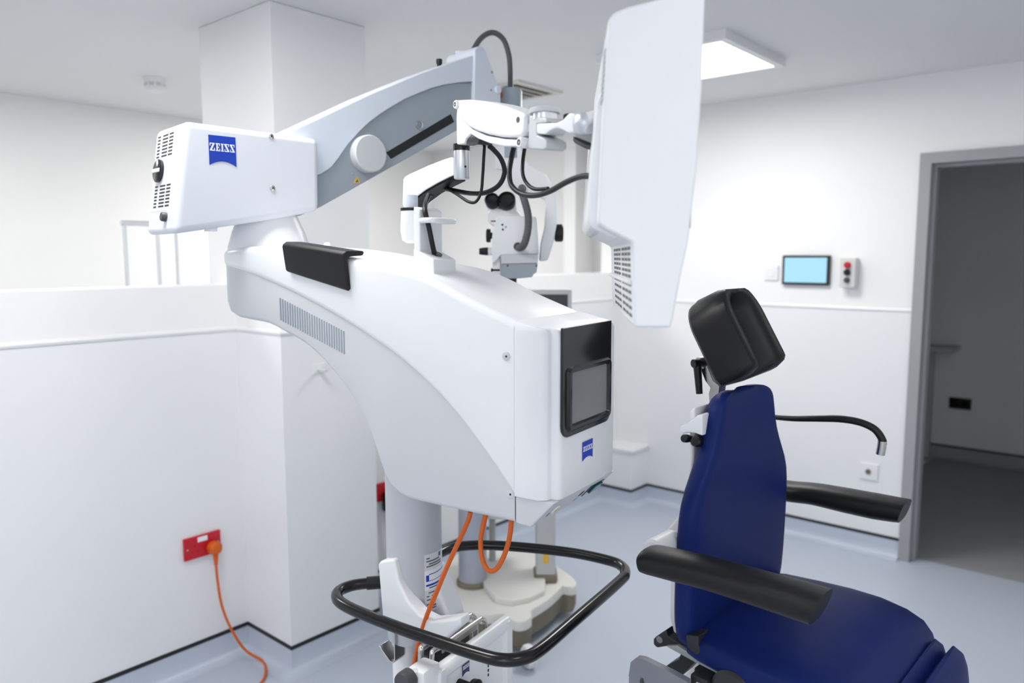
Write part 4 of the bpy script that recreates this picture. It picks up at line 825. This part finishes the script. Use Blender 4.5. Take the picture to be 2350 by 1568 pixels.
# ================================================================== instrument cart behind the microscope
def gz(x, y, z): q = plz(x, y, I4, z); return (q[0], q[1])
CT = empty('instrument_cart', (-2.12, 2.42, 0)); tag(CT, 'beige instrument cart with two grey posts and a flat screen behind the microscope', 'cart')
OUT = [gz(x, y, .15) for x, y in ((1008, 1345), (1018, 1378), (1040, 1396), (1080, 1408), (1125, 1412), (1150, 1408), (1166, 1418), (1184, 1428), (1206, 1426), (1220, 1416), (1220, 1402), (1238, 1390), (1262, 1374), (1282, 1356), (1292, 1346), (1306, 1348), (1320, 1346), (1324, 1336), (1312, 1322), (1288, 1306), (1255, 1285), (1200, 1256), (1130, 1246), (1070, 1256), (1030, 1290))]
OUTs = [(q.x, q.y) for q in smooth_path([(x, y, 0) for x, y in OUT], 3, True)]
cx_ = sum(q[0] for q in OUTs)/len(OUTs); cy_ = sum(q[1] for q in OUTs)/len(OUTs)
def sc_(k): return [(cx_+(x-cx_)*k, cy_+(y-cy_)*k) for x, y in OUTs]
b = NB(); loft(b, [[(x, y, .112) for x, y in OUTs], [(x, y, .142) for x, y in OUTs], [(x, y, .150) for x, y in sc_(.985)], [(x, y, .152) for x, y in sc_(.95)]]); cb = obj('base_cover', b, 'beige_shell', CT)
b = NB(); loft(b, [[(x, y, .035) for x, y in sc_(.95)], [(x, y, .06) for x, y in sc_(.985)], [(x, y, .113) for x, y in sc_(.985)]]); obj('base_skirt', b, 'olive_skirt', CT)
TI = [gz(x, y, .175) for x, y in ((1100, 1318), (1112, 1345), (1135, 1372), (1175, 1380), (1215, 1372), (1250, 1356), (1252, 1330), (1236, 1295), (1180, 1262), (1110, 1275))]
b = NB(); prismz(b, TI, .148, .178); obj('base_step', b, 'beige_shell', CT, bevel=.008, seg=3)
PA = Vector((-2.238, 2.335, 0)); obj('post', lathe(NB(), [(.062, .15), (.062, 1.12)], PA, n=32), 'cart_post', CT); obj('post_ring', lathe(NB(), [(.072, .148), (.072, .168), (.066, .175)], PA, n=32), 'olive_skirt', CT)
PBx = Vector((-2.03, 2.585, 0)); Tq = frame(PBx, (math.cos(YAW), math.sin(YAW), 0))
obj('post', box(NB(), -.043, .043, -.05, .05, .15, 1.12, Tq), 'cart_panel', CT, bevel=.01)
obj('post_ring', box(NB(), -.052, .052, -.06, .06, .148, .19, Tq), 'olive_skirt', CT, bevel=.012)
tag(obj('warning_sticker', box(NB(), -.012, .012, -.0512, -.049, .24, .30, Tq), 'yellow', CT, smooth=False), 'small yellow warning sticker')
Tm = frame((-2.135, 2.45, 0), (math.cos(YAW), math.sin(YAW), 0))
obj('cabinet', box(NB(), -.17, .13, -.02, .20, .44, 1.14, Tm), 'cart_panel', CT, bevel=.01)
obj('cabinet_door', box(NB(), -.10, .06, -.026, -.018, .47, 1.1, Tm), 'cart_panel', CT, bevel=.003)
q = gz(1130, 1298, .15); obj('thin_post', lathe(NB(), [(.016, .15), (.016, .5)], (q[0], q[1], 0), n=14), 'cart_panel', CT)
scx = at(1195, 664, 3.2); Ts = frame((scx.x, scx.y, 0), (math.cos(YAW), math.sin(YAW), 0)); xr_ = pl(1313, 664, Ts, 0)[0]; zt_ = scx.z
sn = obj('screen_frame', box(NB(), -.20, xr_, 0, .045, zt_-.32, zt_, Ts), 'box_grey', CT, bevel=.006); tag(sn, 'grey framed flat screen')
obj('screen_glass', box(NB(), -.18, xr_-.018, -.002, .01, zt_-.29, zt_-.022, Ts), 'dark_grey', sn, smooth=False)
obj('screen_neck', box(NB(), .0, .06, .045, .09, zt_-.4, zt_-.1, Ts), 'box_grey', sn)
for px, py in ((1214, 1505),):
    q = Vector(gz(px, py, .05)+(.05,))
    wh = obj('caster', lathe(NB(), [(0, -.016), (.040, -.016), (.046, -.008), (.046, .008), (.040, .016), (0, .016)], Vector((q.x, q.y, .047)), (math.cos(YAW+.5), math.sin(YAW+.5), 0), 24), 'plastic_white' if py > 1450 else 'dark_grey', CT)
    obj('caster_hub', lathe(NB(), [(.026, 0), (.026, .034), (.020, .04), (0, .04)], Vector((q.x, q.y, .047)), (-math.cos(YAW+.5), -math.sin(YAW+.5), 0), 20), 'dark_grey', CT)
for px, py in ((1030, 1330), (1250, 1300)):
    q = gz(px, py, .1); obj('caster', lathe(NB(), [(0, -.016), (.040, -.016), (.046, -.008), (.046, .008), (.040, .016), (0, .016)], Vector((q[0], q[1], .047)), (1, 0, 0), 20), 'dark_grey', CT)
